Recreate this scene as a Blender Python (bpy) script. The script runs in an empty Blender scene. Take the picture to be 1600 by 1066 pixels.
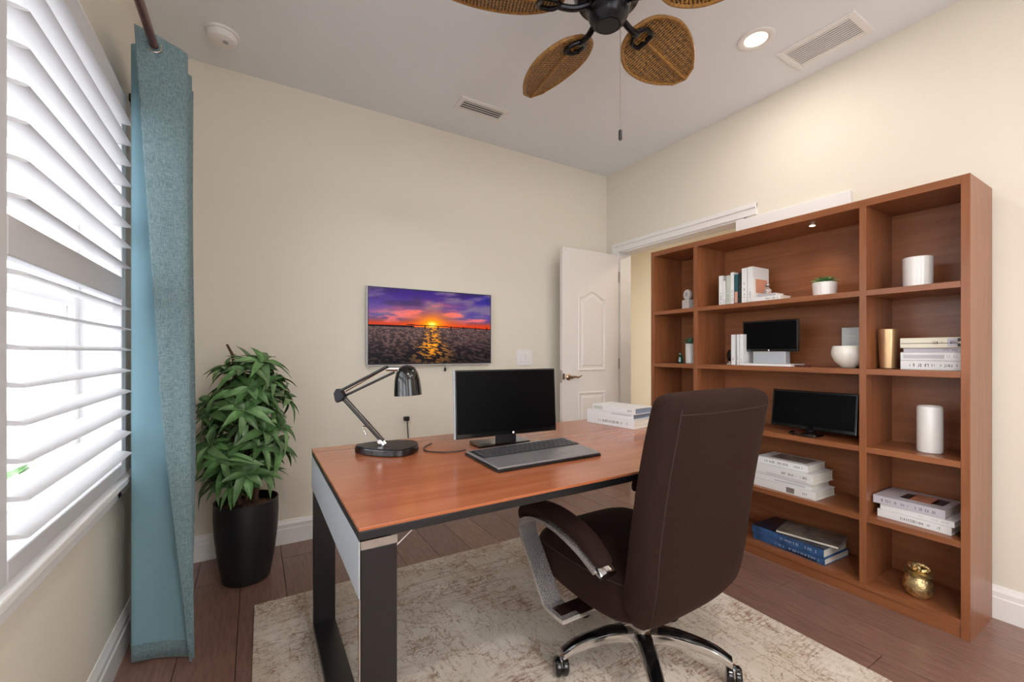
import bpy, bmesh, math, random
from math import radians as R, sin, cos, pi
from mathutils import Vector, Matrix
random.seed(7)
SC = bpy.context.scene
COL = SC.collection
W, D, H, XL, YB = 2.747, 2.896, 2.743, -0.44, -1.7     # right wall, back wall, ceiling, left wall, rear wall

# ---------------------------------------------------------------- camera / light / exposure
cam = bpy.data.cameras.new('camera'); cam.sensor_width = 36; cam.lens = 668/1600*36
cam.shift_y = (550-533)/1600; cam.clip_start = .02
co = bpy.data.objects.new('camera', cam); COL.objects.link(co)
co.location = (0, 0, 1.147); co.rotation_euler = (R(90), 0, -R(31.036)); SC.camera = co
SC.view_settings.view_transform = 'Standard'; SC.view_settings.look = 'None'
SC.view_settings.gamma = 1; SC.view_settings.use_curve_mapping = False
SC.view_settings.exposure = 0.08
wd = bpy.data.worlds.new('sky'); SC.world = wd; wd.use_nodes = True
bg = wd.node_tree.nodes['Background']; bg.inputs[0].default_value = (.93, .96, 1, 1); bg.inputs[1].default_value = 5.6

def area(name, loc, rot, sx, sy, power, col=(1, 1, 1), shape='RECTANGLE'):
    l = bpy.data.lights.new(name, 'AREA'); l.energy = power; l.color = col; l.shape = shape
    l.size = sx; l.size_y = sy
    o = bpy.data.objects.new(name, l); COL.objects.link(o); o.location = loc; o.rotation_euler = rot
    return o

# ---------------------------------------------------------------- materials
def new_mat(name):
    m = bpy.data.materials.new(name); m.use_nodes = True
    return m, m.node_tree.nodes, m.node_tree.links, m.node_tree.nodes['Principled BSDF']
def srgb(r, g, b):
    f = lambda c: (c/255/12.92) if c/255 <= .04045 else ((c/255+.055)/1.055)**2.4
    return (f(r), f(g), f(b), 1)
def mat(name, rgb, rough=.5, metal=0, noise=.0, nscale=20, bump=0, bscale=60, spec=.5, coat=0, emit=0, stretch=(1, 1, 1), rnd=0, trans=0, subsurf=0):
    m, N, L, P = new_mat(name)
    c = srgb(*rgb); P.inputs['Base Color'].default_value = c; P.inputs['Roughness'].default_value = rough
    P.inputs['Metallic'].default_value = metal; P.inputs['Specular IOR Level'].default_value = spec
    P.inputs['Coat Weight'].default_value = coat; P.inputs['Transmission Weight'].default_value = trans
    tc = N.new('ShaderNodeTexCoord'); mp = N.new('ShaderNodeMapping'); mp.inputs['Scale'].default_value = stretch
    L.new(tc.outputs['Object'], mp.inputs[0])
    last = None
    if noise:
        n = N.new('ShaderNodeTexNoise'); n.inputs['Scale'].default_value = nscale; n.inputs['Detail'].default_value = 6
        L.new(mp.outputs[0], n.inputs[0])
        mx = N.new('ShaderNodeMix'); mx.data_type = 'RGBA'
        mx.inputs[6].default_value = (c[0]*(1-noise), c[1]*(1-noise), c[2]*(1-noise), 1)
        mx.inputs[7].default_value = (min(1, c[0]*(1+noise)), min(1, c[1]*(1+noise)), min(1, c[2]*(1+noise)), 1)
        cr = N.new('ShaderNodeMapRange'); cr.inputs[1].default_value = .3; cr.inputs[2].default_value = .7
        L.new(n.outputs[0], cr.inputs[0]); L.new(cr.outputs[0], mx.inputs[0]); last = mx.outputs[2]
    if rnd:
        oi = N.new('ShaderNodeObjectInfo'); hs = N.new('ShaderNodeHueSaturation')
        mr = N.new('ShaderNodeMapRange'); mr.inputs[3].default_value = 1-rnd; mr.inputs[4].default_value = 1+rnd
        L.new(oi.outputs['Random'], mr.inputs[0]); L.new(mr.outputs[0], hs.inputs['Value'])
        if last: L.new(last, hs.inputs['Color'])
        else: hs.inputs['Color'].default_value = c
        last = hs.outputs[0]
    if last: L.new(last, P.inputs['Base Color'])
    if bump:
        n2 = N.new('ShaderNodeTexNoise'); n2.inputs['Scale'].default_value = bscale; n2.inputs['Detail'].default_value = 4
        L.new(mp.outputs[0], n2.inputs[0]); b = N.new('ShaderNodeBump'); b.inputs['Strength'].default_value = bump
        b.inputs['Distance'].default_value = .004
        L.new(n2.outputs[0], b.inputs['Height']); L.new(b.outputs[0], P.inputs['Normal'])
    if emit:
        P.inputs['Emission Color'].default_value = c; P.inputs['Emission Strength'].default_value = emit
    return m

M = {}
M['wall'] = mat('wall_paint', (230, 223, 209), .85, bump=.12, bscale=160, spec=.2)
M['ceiling'] = mat('ceiling_paint', (238, 241, 245), .9, bump=.15, bscale=120, spec=.1)
M['white'] = mat('white_gloss_paint', (238, 236, 235), .38, spec=.4)
M['louvre'] = mat('louvre_paint', (206, 207, 211), .42)
M['door'] = mat('door_paint', (232, 226, 221), .45)
M['hall'] = mat('hall_paint', (206, 192, 168), .85)
M['hall_ceiling'] = mat('hall_ceiling_paint', (238, 218, 165), .8)
M['floor_under'] = mat('dark_joint', (45, 30, 25), .8)
M['plank'] = mat('plank_wood', (132, 100, 88), .3, noise=.28, nscale=9, stretch=(9, 1, 9), bump=.12, bscale=30, rnd=.14, coat=.25)
M['black'] = mat('satin_black', (18, 17, 19), .38)
M['blackgloss'] = mat('gloss_black', (12, 12, 14), .16, coat=.35)
M['screen'] = mat('dark_screen', (5, 5, 6), .38, spec=.08)
M['frame_black'] = mat('powder_black', (20, 16, 18), .33, noise=.1)
M['silver'] = mat('silver_panel', (190, 195, 202), .35, metal=.35)
M['chrome'] = mat('chrome', (215, 213, 213), .13, metal=1)
M['armchrome'] = mat('polished_arm_metal', (226, 222, 222), .2, metal=.8)
M['brushed'] = mat('brushed_metal', (185, 180, 176), .28, metal=1, noise=.1, nscale=40)
M['nickel'] = mat('satin_nickel', (172, 150, 126), .3, metal=1)
M['bronze'] = mat('fan_black_metal', (28, 27, 31), .27, metal=.6)
M['rod'] = mat('dark_red_rod', (84, 34, 34), .3, coat=.5)
M['pot'] = mat('black_pot', (28, 28, 30), .42)
M['soil'] = mat('bark_soil', (96, 66, 48), .95, noise=.6, nscale=60, bump=.9, bscale=80)
M['ceramic'] = mat('white_ceramic', (232, 229, 226), .22, coat=.3)
M['cream'] = mat('cream_ceramic', (236, 232, 222), .25, coat=.3)
M['gold'] = mat('gold_glaze', (190, 156, 116), .3, metal=.75, noise=.25, nscale=10, stretch=(6, 6, .6))
M['goldjar'] = mat('gold_mercury_glass', (206, 182, 132), .22, metal=.9, noise=.5, nscale=60, bump=.8, bscale=110)
M['paper'] = mat('page_paper', (226, 220, 208), .85, noise=.12, nscale=5, stretch=(1, 1, 120))
M['pagegrey'] = mat('page_bluegrey', (128, 138, 155), .8, noise=.15, nscale=5, stretch=(1, 1, 120))
M['bookwhite'] = mat('book_white', (232, 232, 232), .45)
M['bookcream'] = mat('book_cream', (232, 226, 206), .45)
M['booklilac'] = mat('book_lilac_grey', (196, 192, 200), .45)
M['bookblue'] = mat('book_blue', (52, 86, 132), .3, noise=.6, nscale=14)
M['booknavy'] = mat('book_navy', (22, 30, 52), .3, noise=.4, nscale=14)
M['bookteal'] = mat('book_teal', (36, 84, 96), .4)
M['bookpeach'] = mat('book_peach', (214, 152, 126), .5)
M['bookdark'] = mat('book_dark', (30, 34, 38), .4)
M['bookgreen'] = mat('book_sage', (196, 204, 192), .5)
M['ink'] = mat('spine_ink', (70, 66, 66), .6)
M['inklight'] = mat('spine_ink_light', (205, 214, 228), .5)
M['cover_photo'] = mat('printed_cover', (120, 112, 104), .35, noise=.6, nscale=14)
M['cover_orange'] = mat('printed_orange', (196, 128, 100), .4, noise=.4, nscale=20)
M['leaf'] = mat('leaf_green', (88, 128, 74), .36, noise=.3, nscale=25, rnd=.4)
M['leaf_blue'] = mat('leaf_bluegreen', (88, 128, 100), .4, noise=.3, nscale=25, rnd=.3)
M['leaf_blue2'] = mat('leaf_pale_green', (110, 146, 96), .4, noise=.3, nscale=25, rnd=.35)
M['stem'] = mat('brown_cane', (88, 62, 46), .8, noise=.3)
M['greenglass'] = mat('green_glass', (24, 84, 66), .15, coat=.5)
M['key'] = mat('keyboard_keys', (62, 62, 66), .45)
M['deckgrey'] = mat('palmrest_grey', (150, 148, 150), .35, metal=.5, noise=.05, nscale=80)
M['outside_cream'] = mat('outside_stucco', (168, 160, 142), .9)
M['outside_grey'] = mat('outside_paving', (188, 184, 180), .9)
M['outside_glass'] = mat('outside_window_glass', (120, 124, 142), .5)
M['hedge'] = mat('hedge_green', (92, 128, 78), .8, noise=.5, nscale=12)

def wood(name, c1, c2, axis, rough, scale=9, coat=.2, seams=0):
    m, N, L, P = new_mat(name)
    tc = N.new('ShaderNodeTexCoord'); mp = N.new('ShaderNodeMapping')
    s = [14, 14, 14]; s[axis] = 1.1; mp.inputs['Scale'].default_value = s
    L.new(tc.outputs['Object'], mp.inputs[0])
    n = N.new('ShaderNodeTexNoise'); n.inputs['Scale'].default_value = scale/4; n.inputs['Detail'].default_value = 8; n.inputs['Distortion'].default_value = .6
    L.new(mp.outputs[0], n.inputs[0]); cr = N.new('ShaderNodeValToRGB')
    cr.color_ramp.elements[0].position = .3; cr.color_ramp.elements[1].position = .72
    cr.color_ramp.elements[0].color = srgb(*c1); cr.color_ramp.elements[1].color = srgb(*c2)
    L.new(n.outputs[0], cr.inputs[0]); L.new(cr.outputs[0], P.inputs['Base Color'])
    P.inputs['Roughness'].default_value = rough; P.inputs['Coat Weight'].default_value = coat; P.inputs['Coat Roughness'].default_value = .2
    P.inputs['Specular IOR Level'].default_value = .4
    return m
M['shelf_y'] = wood('cherry_wood_long', (130, 77, 45), (153, 95, 60), 1, .38)
M['shelf_z'] = wood('cherry_wood_tall', (130, 77, 45), (153, 95, 60), 2, .38)
M['desk'] = wood('desk_cherry', (160, 90, 56), (180, 108, 72), 0, .24, 6, .35)

def curtain_mats():
    out = []
    for k, (nm, rgb) in enumerate([('curtain_linen', (120, 152, 158)), ('curtain_lining', (120, 154, 166))]):
        m, N, L, P = new_mat(nm)
        tc = N.new('ShaderNodeTexCoord'); mp = N.new('ShaderNodeMapping'); L.new(tc.outputs['Object'], mp.inputs[0])
        c = srgb(*rgb)
        def weave(sc):
            mq = N.new('ShaderNodeMapping'); mq.inputs['Scale'].default_value = sc; L.new(tc.outputs['Object'], mq.inputs[0])
            n = N.new('ShaderNodeTexNoise'); n.inputs['Scale'].default_value = 1; n.inputs['Detail'].default_value = 3; L.new(mq.outputs[0], n.inputs[0]); return n
        n1 = weave((700, 700, 60)); n2 = weave((60, 60, 700))
        ad = N.new('ShaderNodeMath'); L.new(n1.outputs[0], ad.inputs[0]); L.new(n2.outputs[0], ad.inputs[1])
        mr = N.new('ShaderNodeMapRange'); mr.inputs[1].default_value = .75; mr.inputs[2].default_value = 1.25
        L.new(ad.outputs[0], mr.inputs[0])
        mx = N.new('ShaderNodeMix'); mx.data_type = 'RGBA'
        lo = srgb(84, 110, 118); hi = srgb(132, 152, 155)
        mx.inputs[6].default_value = lo; mx.inputs[7].default_value = hi
        L.new(mr.outputs[0], mx.inputs[0])
        if k == 0:
            L.new(mx.outputs[2], P.inputs['Base Color'])
        else:   # the sewn hem of the face cloth turned up at the foot of the lining
            sx = N.new('ShaderNodeSeparateXYZ'); L.new(tc.outputs['Object'], sx.inputs[0])
            lt = N.new('ShaderNodeMath'); lt.operation = 'LESS_THAN'; lt.inputs[1].default_value = .075; L.new(sx.outputs[2], lt.inputs[0])
            m2 = N.new('ShaderNodeMix'); m2.data_type = 'RGBA'; m2.inputs[6].default_value = c
            L.new(lt.outputs[0], m2.inputs[0]); L.new(mx.outputs[2], m2.inputs[7]); L.new(m2.outputs[2], P.inputs['Base Color'])
        b = N.new('ShaderNodeBump'); b.inputs['Strength'].default_value = .35 if k == 0 else .06; b.inputs['Distance'].default_value = .002
        L.new(ad.outputs[0], b.inputs['Height']); L.new(b.outputs[0], P.inputs['Normal'])
        P.inputs['Roughness'].default_value = .9; P.inputs['Specular IOR Level'].default_value = .1
        P.inputs['Sheen Weight'].default_value = .2
        out.append(m)
    return out
M['linen'], M['lining'] = curtain_mats()

def fabric_mat():
    m, N, L, P = new_mat('brown_upholstery')
    tc = N.new('ShaderNodeTexCoord'); n = N.new('ShaderNodeTexNoise'); n.inputs['Scale'].default_value = 340; n.inputs['Detail'].default_value = 3
    L.new(tc.outputs['Object'], n.inputs[0])
    cr = N.new('ShaderNodeValToRGB'); cr.color_ramp.elements[0].color = srgb(27, 13, 9); cr.color_ramp.elements[1].color = srgb(43, 23, 16)
    cr.color_ramp.elements[0].position = .35; cr.color_ramp.elements[1].position = .7
    L.new(n.outputs[0], cr.inputs[0]); L.new(cr.outputs[0], P.inputs['Base Color'])
    b = N.new('ShaderNodeBump'); b.inputs['Strength'].default_value = .3; b.inputs['Distance'].default_value = .002
    L.new(n.outputs[0], b.inputs['Height']); L.new(b.outputs[0], P.inputs['Normal'])
    P.inputs['Roughness'].default_value = .85; P.inputs['Sheen Weight'].default_value = .08; P.inputs['Sheen Tint'].default_value = srgb(160, 100, 80)
    P.inputs['Specular IOR Level'].default_value = .2
    return m
M['fabric'] = fabric_mat()
M['piping'] = mat('brown_piping', (40, 23, 17), .8)

def wicker_mat():
    m, N, L, P = new_mat('wicker')
    tc = N.new('ShaderNodeTexCoord')
    mp = N.new('ShaderNodeMapping'); L.new(tc.outputs['Object'], mp.inputs[0])
    w = N.new('ShaderNodeTexWave'); w.bands_direction = 'X'; w.inputs['Scale'].default_value = 24; w.inputs['Distortion'].default_value = 3
    w.inputs['Detail'].default_value = 1; w.inputs['Detail Scale'].default_value = 7
    w2 = N.new('ShaderNodeTexWave'); w2.bands_direction = 'Y'; w2.inputs['Scale'].default_value = 16; w2.inputs['Distortion'].default_value = .6
    L.new(mp.outputs[0], w.inputs[0]); L.new(mp.outputs[0], w2.inputs[0])
    mu = N.new('ShaderNodeMath'); mu.operation = 'MULTIPLY_ADD'; mu.inputs[1].default_value = .35
    L.new(w2.outputs[1], mu.inputs[0]); L.new(w.outputs[1], mu.inputs[2])
    cr = N.new('ShaderNodeValToRGB'); cr.color_ramp.elements[0].color = srgb(38, 22, 8); cr.color_ramp.elements[1].color = srgb(190, 138, 64)
    cr.color_ramp.elements[0].position = .18; cr.color_ramp.elements[1].position = 1
    L.new(mu.outputs[0], cr.inputs[0]); L.new(cr.outputs[0], P.inputs['Base Color'])
    b = N.new('ShaderNodeBump'); b.inputs['Strength'].default_value = 1; b.inputs['Distance'].default_value = .006
    L.new(mu.outputs[0], b.inputs['Height']); L.new(b.outputs[0], P.inputs['Normal']); P.inputs['Roughness'].default_value = .5
    return m
M['wicker'] = wicker_mat()
M['rattan'] = mat('rattan_rim', (150, 106, 50), .45, noise=.4, nscale=90)

def rug_mat():
    m, N, L, P = new_mat('vintage_rug')
    tc = N.new('ShaderNodeTexCoord'); O = tc.outputs['Object']
    def mapping(sc, src=O):
        q = N.new('ShaderNodeMapping'); q.inputs['Scale'].default_value = sc; L.new(src, q.inputs[0]); return q.outputs[0]
    def noise(sc, v, det=6, dist=0):
        n = N.new('ShaderNodeTexNoise'); n.inputs['Scale'].default_value = sc; n.inputs['Detail'].default_value = det
        n.inputs['Distortion'].default_value = dist; n.inputs['Roughness'].default_value = .7; L.new(v, n.inputs[0]); return n.outputs[0]
    def rng(v, a, b, c=0, d=1):
        r = N.new('ShaderNodeMapRange'); r.inputs[1].default_value = a; r.inputs[2].default_value = b; r.inputs[3].default_value = c; r.inputs[4].default_value = d
        L.new(v, r.inputs[0]); return r.outputs[0]
    def mul(a, b):
        q = N.new('ShaderNodeMath'); q.operation = 'MULTIPLY'; L.new(a, q.inputs[0]); L.new(b, q.inputs[1]); return q.outputs[0]
    def mix(f, a, b):
        q = N.new('ShaderNodeMix'); q.data_type = 'RGBA'; L.new(f, q.inputs[0])
        if isinstance(a, tuple): q.inputs[6].default_value = a
        else: L.new(a, q.inputs[6])
        q.inputs[7].default_value = b; return q.outputs[2]
    # distort coordinates a little so that the old motif lines wander
    dn = N.new('ShaderNodeTexNoise'); dn.inputs['Scale'].default_value = 7; dn.inputs['Detail'].default_value = 3; L.new(O, dn.inputs[0])
    sc = N.new('ShaderNodeVectorMath'); sc.operation = 'SCALE'; sc.inputs['Scale'].default_value = .16; L.new(dn.outputs['Color'], sc.inputs[0])
    va = N.new('ShaderNodeVectorMath'); L.new(O, va.inputs[0]); L.new(sc.outputs[0], va.inputs[1]); V = va.outputs[0]
    def edges(scale, metric, wid):
        vo = N.new('ShaderNodeTexVoronoi'); vo.feature = 'F2'; vo.distance = metric; vo.inputs['Scale'].default_value = scale; L.new(V, vo.inputs[0])
        v1 = N.new('ShaderNodeTexVoronoi'); v1.feature = 'F1'; v1.distance = metric; v1.inputs['Scale'].default_value = scale; L.new(V, v1.inputs[0])
        s = N.new('ShaderNodeMath'); s.operation = 'SUBTRACT'; L.new(vo.outputs['Distance'], s.inputs[0]); L.new(v1.outputs['Distance'], s.inputs[1])
        return rng(s.outputs[0], 0, wid, 1, 0), v1.outputs['Color']
    e1, c1 = edges(5.5, 'CHEBYCHEV', .05); e2, c2 = edges(14, 'MANHATTAN', .12)
    bw = N.new('ShaderNodeSeparateColor'); L.new(c1, bw.inputs[0])
    patch = rng(bw.outputs[0], .35, .75)
    streak = rng(noise(1, mapping((16, 90, 1)), 5), .46, .62)
    streak2 = rng(noise(1, mapping((70, 14, 1)), 5), .5, .64)
    wear = rng(noise(4, O, 8), .38, .54)
    fine = rng(noise(110, O, 3), .4, .62)
    col = mix(rng(noise(2.2, O, 4), .35, .65), srgb(220, 211, 201), srgb(200, 188, 173))
    col = mix(mul(mul(patch, streak), wear), col, srgb(150, 112, 92))
    col = mix(mul(mul(e2, wear), fine), col, srgb(128, 98, 74))
    col = mix(mul(mul(e1, rng(wear, 0, 1, .35, 1)), fine), col, srgb(150, 126, 92))
    col = mix(mul(mul(streak2, wear), fine), col, srgb(140, 112, 94))
    # inner border lines
    sep = N.new('ShaderNodeSeparateXYZ'); L.new(O, sep.inputs[0])
    def line(out, centre, w):
        a = N.new('ShaderNodeMath'); a.operation = 'ABSOLUTE'; L.new(out, a.inputs[0])
        s = N.new('ShaderNodeMath'); s.operation = 'SUBTRACT'; L.new(a.outputs[0], s.inputs[0]); s.inputs[1].default_value = centre
        b = N.new('ShaderNodeMath'); b.operation = 'ABSOLUTE'; L.new(s.outputs[0], b.inputs[0]); return rng(b.outputs[0], 0, w, 1, 0)
    for out, half in ((sep.outputs[0], .955), (sep.outputs[1], 1.3)):
        for off, w in ((.2, .012), (.26, .008)):
            col = mix(mul(line(out, half-off, w), fine), col, srgb(160, 138, 112))
    L.new(col, P.inputs['Base Color']); P.inputs['Roughness'].default_value = .95; P.inputs['Specular IOR Level'].default_value = .1
    b = N.new('ShaderNodeBump'); b.inputs['Strength'].default_value = .5; b.inputs['Distance'].default_value = .004
    L.new(noise(160, O, 3), b.inputs['Height']); L.new(b.outputs[0], P.inputs['Normal'])
    return m
M['rug'] = rug_mat()

def glass_mat():
    m, N, L, P = new_mat('window_glass')
    t = N.new('ShaderNodeBsdfTransparent'); g = N.new('ShaderNodeBsdfGlossy'); g.inputs['Roughness'].default_value = .02
    f = N.new('ShaderNodeFresnel'); f.inputs['IOR'].default_value = 1.35; mx = N.new('ShaderNodeMixShader')
    ge = N.new('ShaderNodeNewGeometry'); ml = N.new('ShaderNodeMath'); ml.operation = 'SUBTRACT'; ml.use_clamp = True
    L.new(f.outputs[0], ml.inputs[0]); L.new(ge.outputs['Backfacing'], ml.inputs[1])      # a solid pane reflects at its outer faces only
    L.new(ml.outputs[0], mx.inputs[0]); L.new(t.outputs[0], mx.inputs[1]); L.new(g.outputs[0], mx.inputs[2])
    L.new(mx.outputs[0], N['Material Output'].inputs[0]); return m
M['glass'] = glass_mat()
def picture_mat():
    m, N, L, P = new_mat('lit_picture')
    a = N.new('ShaderNodeVertexColor'); a.layer_name = 'Col'
    P.inputs['Base Color'].default_value = (.004, .004, .004, 1); P.inputs['Roughness'].default_value = .4; P.inputs['Specular IOR Level'].default_value = .15
    L.new(a.outputs[0], P.inputs['Emission Color']); P.inputs['Emission Strength'].default_value = 1.3
    return m
M['picture'] = picture_mat()
M['bulb'] = mat('lit_lens', (255, 240, 205), .5, emit=3.0)
M['spotbulb'] = mat('lit_spot', (255, 236, 205), .5, emit=6)
M['amber'] = mat('amber_mottle', (150, 104, 52), .3, noise=.7, nscale=14, emit=.25)  # colour of the mottled hall patch, with a faint glow added

# ---------------------------------------------------------------- mesh helpers
def B(): return bmesh.new()
def box(bm, x0, x1, y0, y1, z0, z1, mtx=None, bev=0):
    m = Matrix.Translation(((x0+x1)/2, (y0+y1)/2, (z0+z1)/2)) @ Matrix.Diagonal((x1-x0, y1-y0, z1-z0, 1))
    if mtx: m = mtx @ m
    r = bmesh.ops.create_cube(bm, size=1, matrix=m)
    if bev:
        es = list({e for v in r['verts'] for e in v.link_edges})
        bmesh.ops.bevel(bm, geom=es, offset=bev, segments=2, affect='EDGES', profile=.7)
def lathe(bm, prof, n=32, mtx=None, cap=True, squash=1):
    rings = []
    for r, z in prof:
        rg = []
        for i in range(n):
            a = 2*pi*i/n; v = Vector((r*cos(a), r*sin(a)*squash, z))
            rg.append(bm.verts.new(mtx @ v if mtx else v))
        rings.append(rg)
    for a, b in zip(rings, rings[1:]):
        for i in range(n): bm.faces.new((a[i], a[(i+1) % n], b[(i+1) % n], b[i]))
    if cap:
        bm.faces.new(rings[0][::-1]); bm.faces.new(rings[-1])
def tube(bm, pts, r, n=10, cap=True):
    pts = [Vector(p) for p in pts]; rings = []; up = None
    for i, p in enumerate(pts):
        t = (pts[min(i+1, len(pts)-1)]-pts[max(i-1, 0)]).normalized()
        if up is None: up = t.orthogonal().normalized()
        up = (up - t*up.dot(t)).normalized(); s = t.cross(up)
        rr = r[i] if isinstance(r, (list, tuple)) else r
        rings.append([bm.verts.new(p + (up*cos(2*pi*k/n)+s*sin(2*pi*k/n))*rr) for k in range(n)])
    for a, b in zip(rings, rings[1:]):
        for i in range(n): bm.faces.new((a[i], a[(i+1) % n], b[(i+1) % n], b[i]))
    if cap: bm.faces.new(rings[0][::-1]); bm.faces.new(rings[-1])
def prism(bm, poly, h0, h1, mtx=None):
    f = lambda v: bm.verts.new(mtx @ Vector(v) if mtx else Vector(v))
    a = [f((x, y, h0)) for x, y in poly]; b = [f((x, y, h1)) for x, y in poly]; n = len(poly)
    bm.faces.new(a[::-1]); bm.faces.new(b)
    for i in range(n): bm.faces.new((a[i], a[(i+1) % n], b[(i+1) % n], b[i]))
def band(bm, path, x0, x1, th):       # flat strip swept along a path in the y-z plane
    P_ = [Vector((0, y, z)) for y, z in path]; rings = []
    for i, p in enumerate(P_):
        t = (P_[min(i+1, len(P_)-1)]-P_[max(i-1, 0)]).normalized(); nrm = Vector((0, -t.z, t.y))*th/2
        q, w = p+nrm, p-nrm
        rings.append([bm.verts.new((x0, q.y, q.z)), bm.verts.new((x1, q.y, q.z)), bm.verts.new((x1, w.y, w.z)), bm.verts.new((x0, w.y, w.z))])
    for a, b in zip(rings, rings[1:]):
        for i in range(4): bm.faces.new((a[i], a[(i+1) % 4], b[(i+1) % 4], b[i]))
    bm.faces.new(rings[0][::-1]); bm.faces.new(rings[-1])
def spline(pts, n=6):
    out = []; P_ = [Vector(p) for p in pts]
    for i in range(len(P_)-1):
        a, b, c, d = P_[max(i-1, 0)], P_[i], P_[i+1], P_[min(i+2, len(P_)-1)]
        for k in range(n):
            t = k/n; out.append(.5*((2*b)+(c-a)*t+(2*a-5*b+4*c-d)*t*t+(3*b-3*c+d-a)*t**3))
    out.append(P_[-1]); return out
def obj(name, bm, m, parent=None, smooth=False, bev=0, sub=0, edge=35):
    bmesh.ops.recalc_face_normals(bm, faces=bm.faces)
    me = bpy.data.meshes.new(name); bm.to_mesh(me); bm.free()
    for x in (m if isinstance(m, list) else [m]): me.materials.append(x)
    o = bpy.data.objects.new(name, me); COL.objects.link(o)
    if parent: o.parent = parent
    if bev:
        b = o.modifiers.new('b', 'BEVEL'); b.width = bev; b.segments = 2; b.limit_method = 'ANGLE'; b.angle_limit = R(40)
    if sub:
        s = o.modifiers.new('s', 'SUBSURF'); s.levels = sub; s.render_levels = sub
    if smooth:
        me.polygons.foreach_set('use_smooth', [True]*len(me.polygons))
        if not sub: me.set_sharp_from_angle(angle=R(edge))
    return o
def tag(o, label, cat, group=None, kind=None):
    o['label'] = label; o['category'] = cat
    if group: o['group'] = group
    if kind: o['kind'] = kind
    return o
def thing(name, label, cat, loc=(0, 0, 0), rz=0, group=None):
    o = bpy.data.objects.new(name, None); COL.objects.link(o); o.location = loc; o.rotation_euler = (0, 0, rz)
    o.empty_display_size = .05
    return tag(o, label, cat, group)
def struct(name, bm, m, parent=None, **k):
    o = obj(name, bm, m, parent, **k)
    if not parent: o['kind'] = 'structure'
    return o
def bxo(name, m, parent, *a, bev=0, **k):
    bm = B(); box(bm, *a, **k); return obj(name, bm, m, parent, bev=bev)

# ---------------------------------------------------------------- room
T = .13
# floor with planks laid towards the back wall
bm = B(); box(bm, XL-T, 4.3, YB-T, 4.2, -.08, -.012); floor = struct('floor', bm, M['floor_under'])
PW, PL = .19, 1.5
pm = {}
nx = int((4.2-XL)/PW)+1
for i in range(nx):
    x0 = XL+i*PW; off = random.uniform(0, PL)
    y = YB-off
    while y < D+.1:
        a, b = max(y, YB), min(y+PL, D)
        if b-a > .02 and x0 < W+.1:
            x1 = min(x0+PW, W)
            if x1-x0 > .02:
                bm = B(); box(bm, -(x1-x0)/2+.0012, (x1-x0)/2-.0012, -(b-a)/2+.0012, (b-a)/2-.0012, -.012, 0)
                o = obj('plank', bm, M['plank'], floor, bev=.0012); o.location = ((x0+x1)/2, (a+b)/2, 0)
        y += PL
bm = B(); box(bm, W+.001, 4.2, 1.2, 3.9, -.012, -.001); obj('hall_floor_board', bm, M['plank'], floor)
bm = B(); box(bm, XL-T, W+T, YB-T, D+T, H, H+.1); ceiling = struct('ceiling', bm, M['ceiling'])
bm = B(); box(bm, XL-T, W+T, D, D+T, 0, H); struct('wall_back', bm, M['wall'])
# rear wall with a window opening added to let in light
bm = B()
box(bm, XL-T, .1, YB-T, YB, 0, H); box(bm, 1.3, W+T, YB-T, YB, 0, H); box(bm, .1, 1.3, YB-T, YB, 0, .5); box(bm, .1, 1.3, YB-T, YB, 2.4, H)
struct('wall_rear', bm, M['wall'])
# left wall with the shuttered window (Y .2-2.02) and an added one further back
WY0, WY1, WZ0, WZ1 = .14, 2.04, .70, 2.07
bm = B()
box(bm, XL-T, XL, YB, D, 0, WZ0); box(bm, XL-T, XL, YB, D, WZ1, H)
box(bm, XL-T, XL, WY1, D, WZ0, WZ1); box(bm, XL-T, XL, -.2, WY0, WZ0, WZ1); box(bm, XL-T, XL, YB, -1.5, WZ0, WZ1)
struct('wall_left', bm, M['wall'])
# right wall with the doorway
DY0, DY1, DZ = 1.60, 2.74, 2.03
bm = B()
box(bm, W, W+T, YB, DY0, 0, H); box(bm, W, W+T, DY1, D+T, 0, H); box(bm, W, W+T, DY0, DY1, DZ, H)
struct('wall_right', bm, M['wall'])
# hall
bm = B(); box(bm, 4.1, 4.2, 1.2, 4.0, 0, 2.5); box(bm, W+T, 4.2, 3.9, 4.0, 0, 2.5); box(bm, W+T, 4.2, 1.1, 1.2, 0, 2.5)
struct('wall_hall', bm, M['hall'])
bm = B(); box(bm, W+T, 4.2, 1.1, 4.0, 2.44, 2.52); struct('ceiling_hall', bm, M['hall_ceiling'])
# doorway trim
bm = B(); box(bm, W, W+T, DY1-.018, DY1, 0, DZ); box(bm, W, W+T, DY0, DY0+.018, 0, DZ); box(bm, W, W+T, DY0, DY1, DZ-.018, DZ)
jamb = struct('trim_1', bm, M['white'], bev=.002)
jamb['label'] = 'white door jamb lining of the doorway behind the bookcase'
bm = B()
for (a, b, xx) in ((0, .07, .012), (.045, .07, .02)):
    box(bm, W-xx, W, DY0-.07, DY1+b, DZ+a-.005, DZ+b)
    box(bm, W-xx, W, DY1+a-.005, DY1+b, 0, DZ+a)
struct('trim_2', bm, M['white'], bev=.003)
bm = B(); box(bm, W-.022, W, 1.025, 1.66, 1.858, 2.012); struct('trim_3', bm, M['white'], bev=.002)
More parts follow.
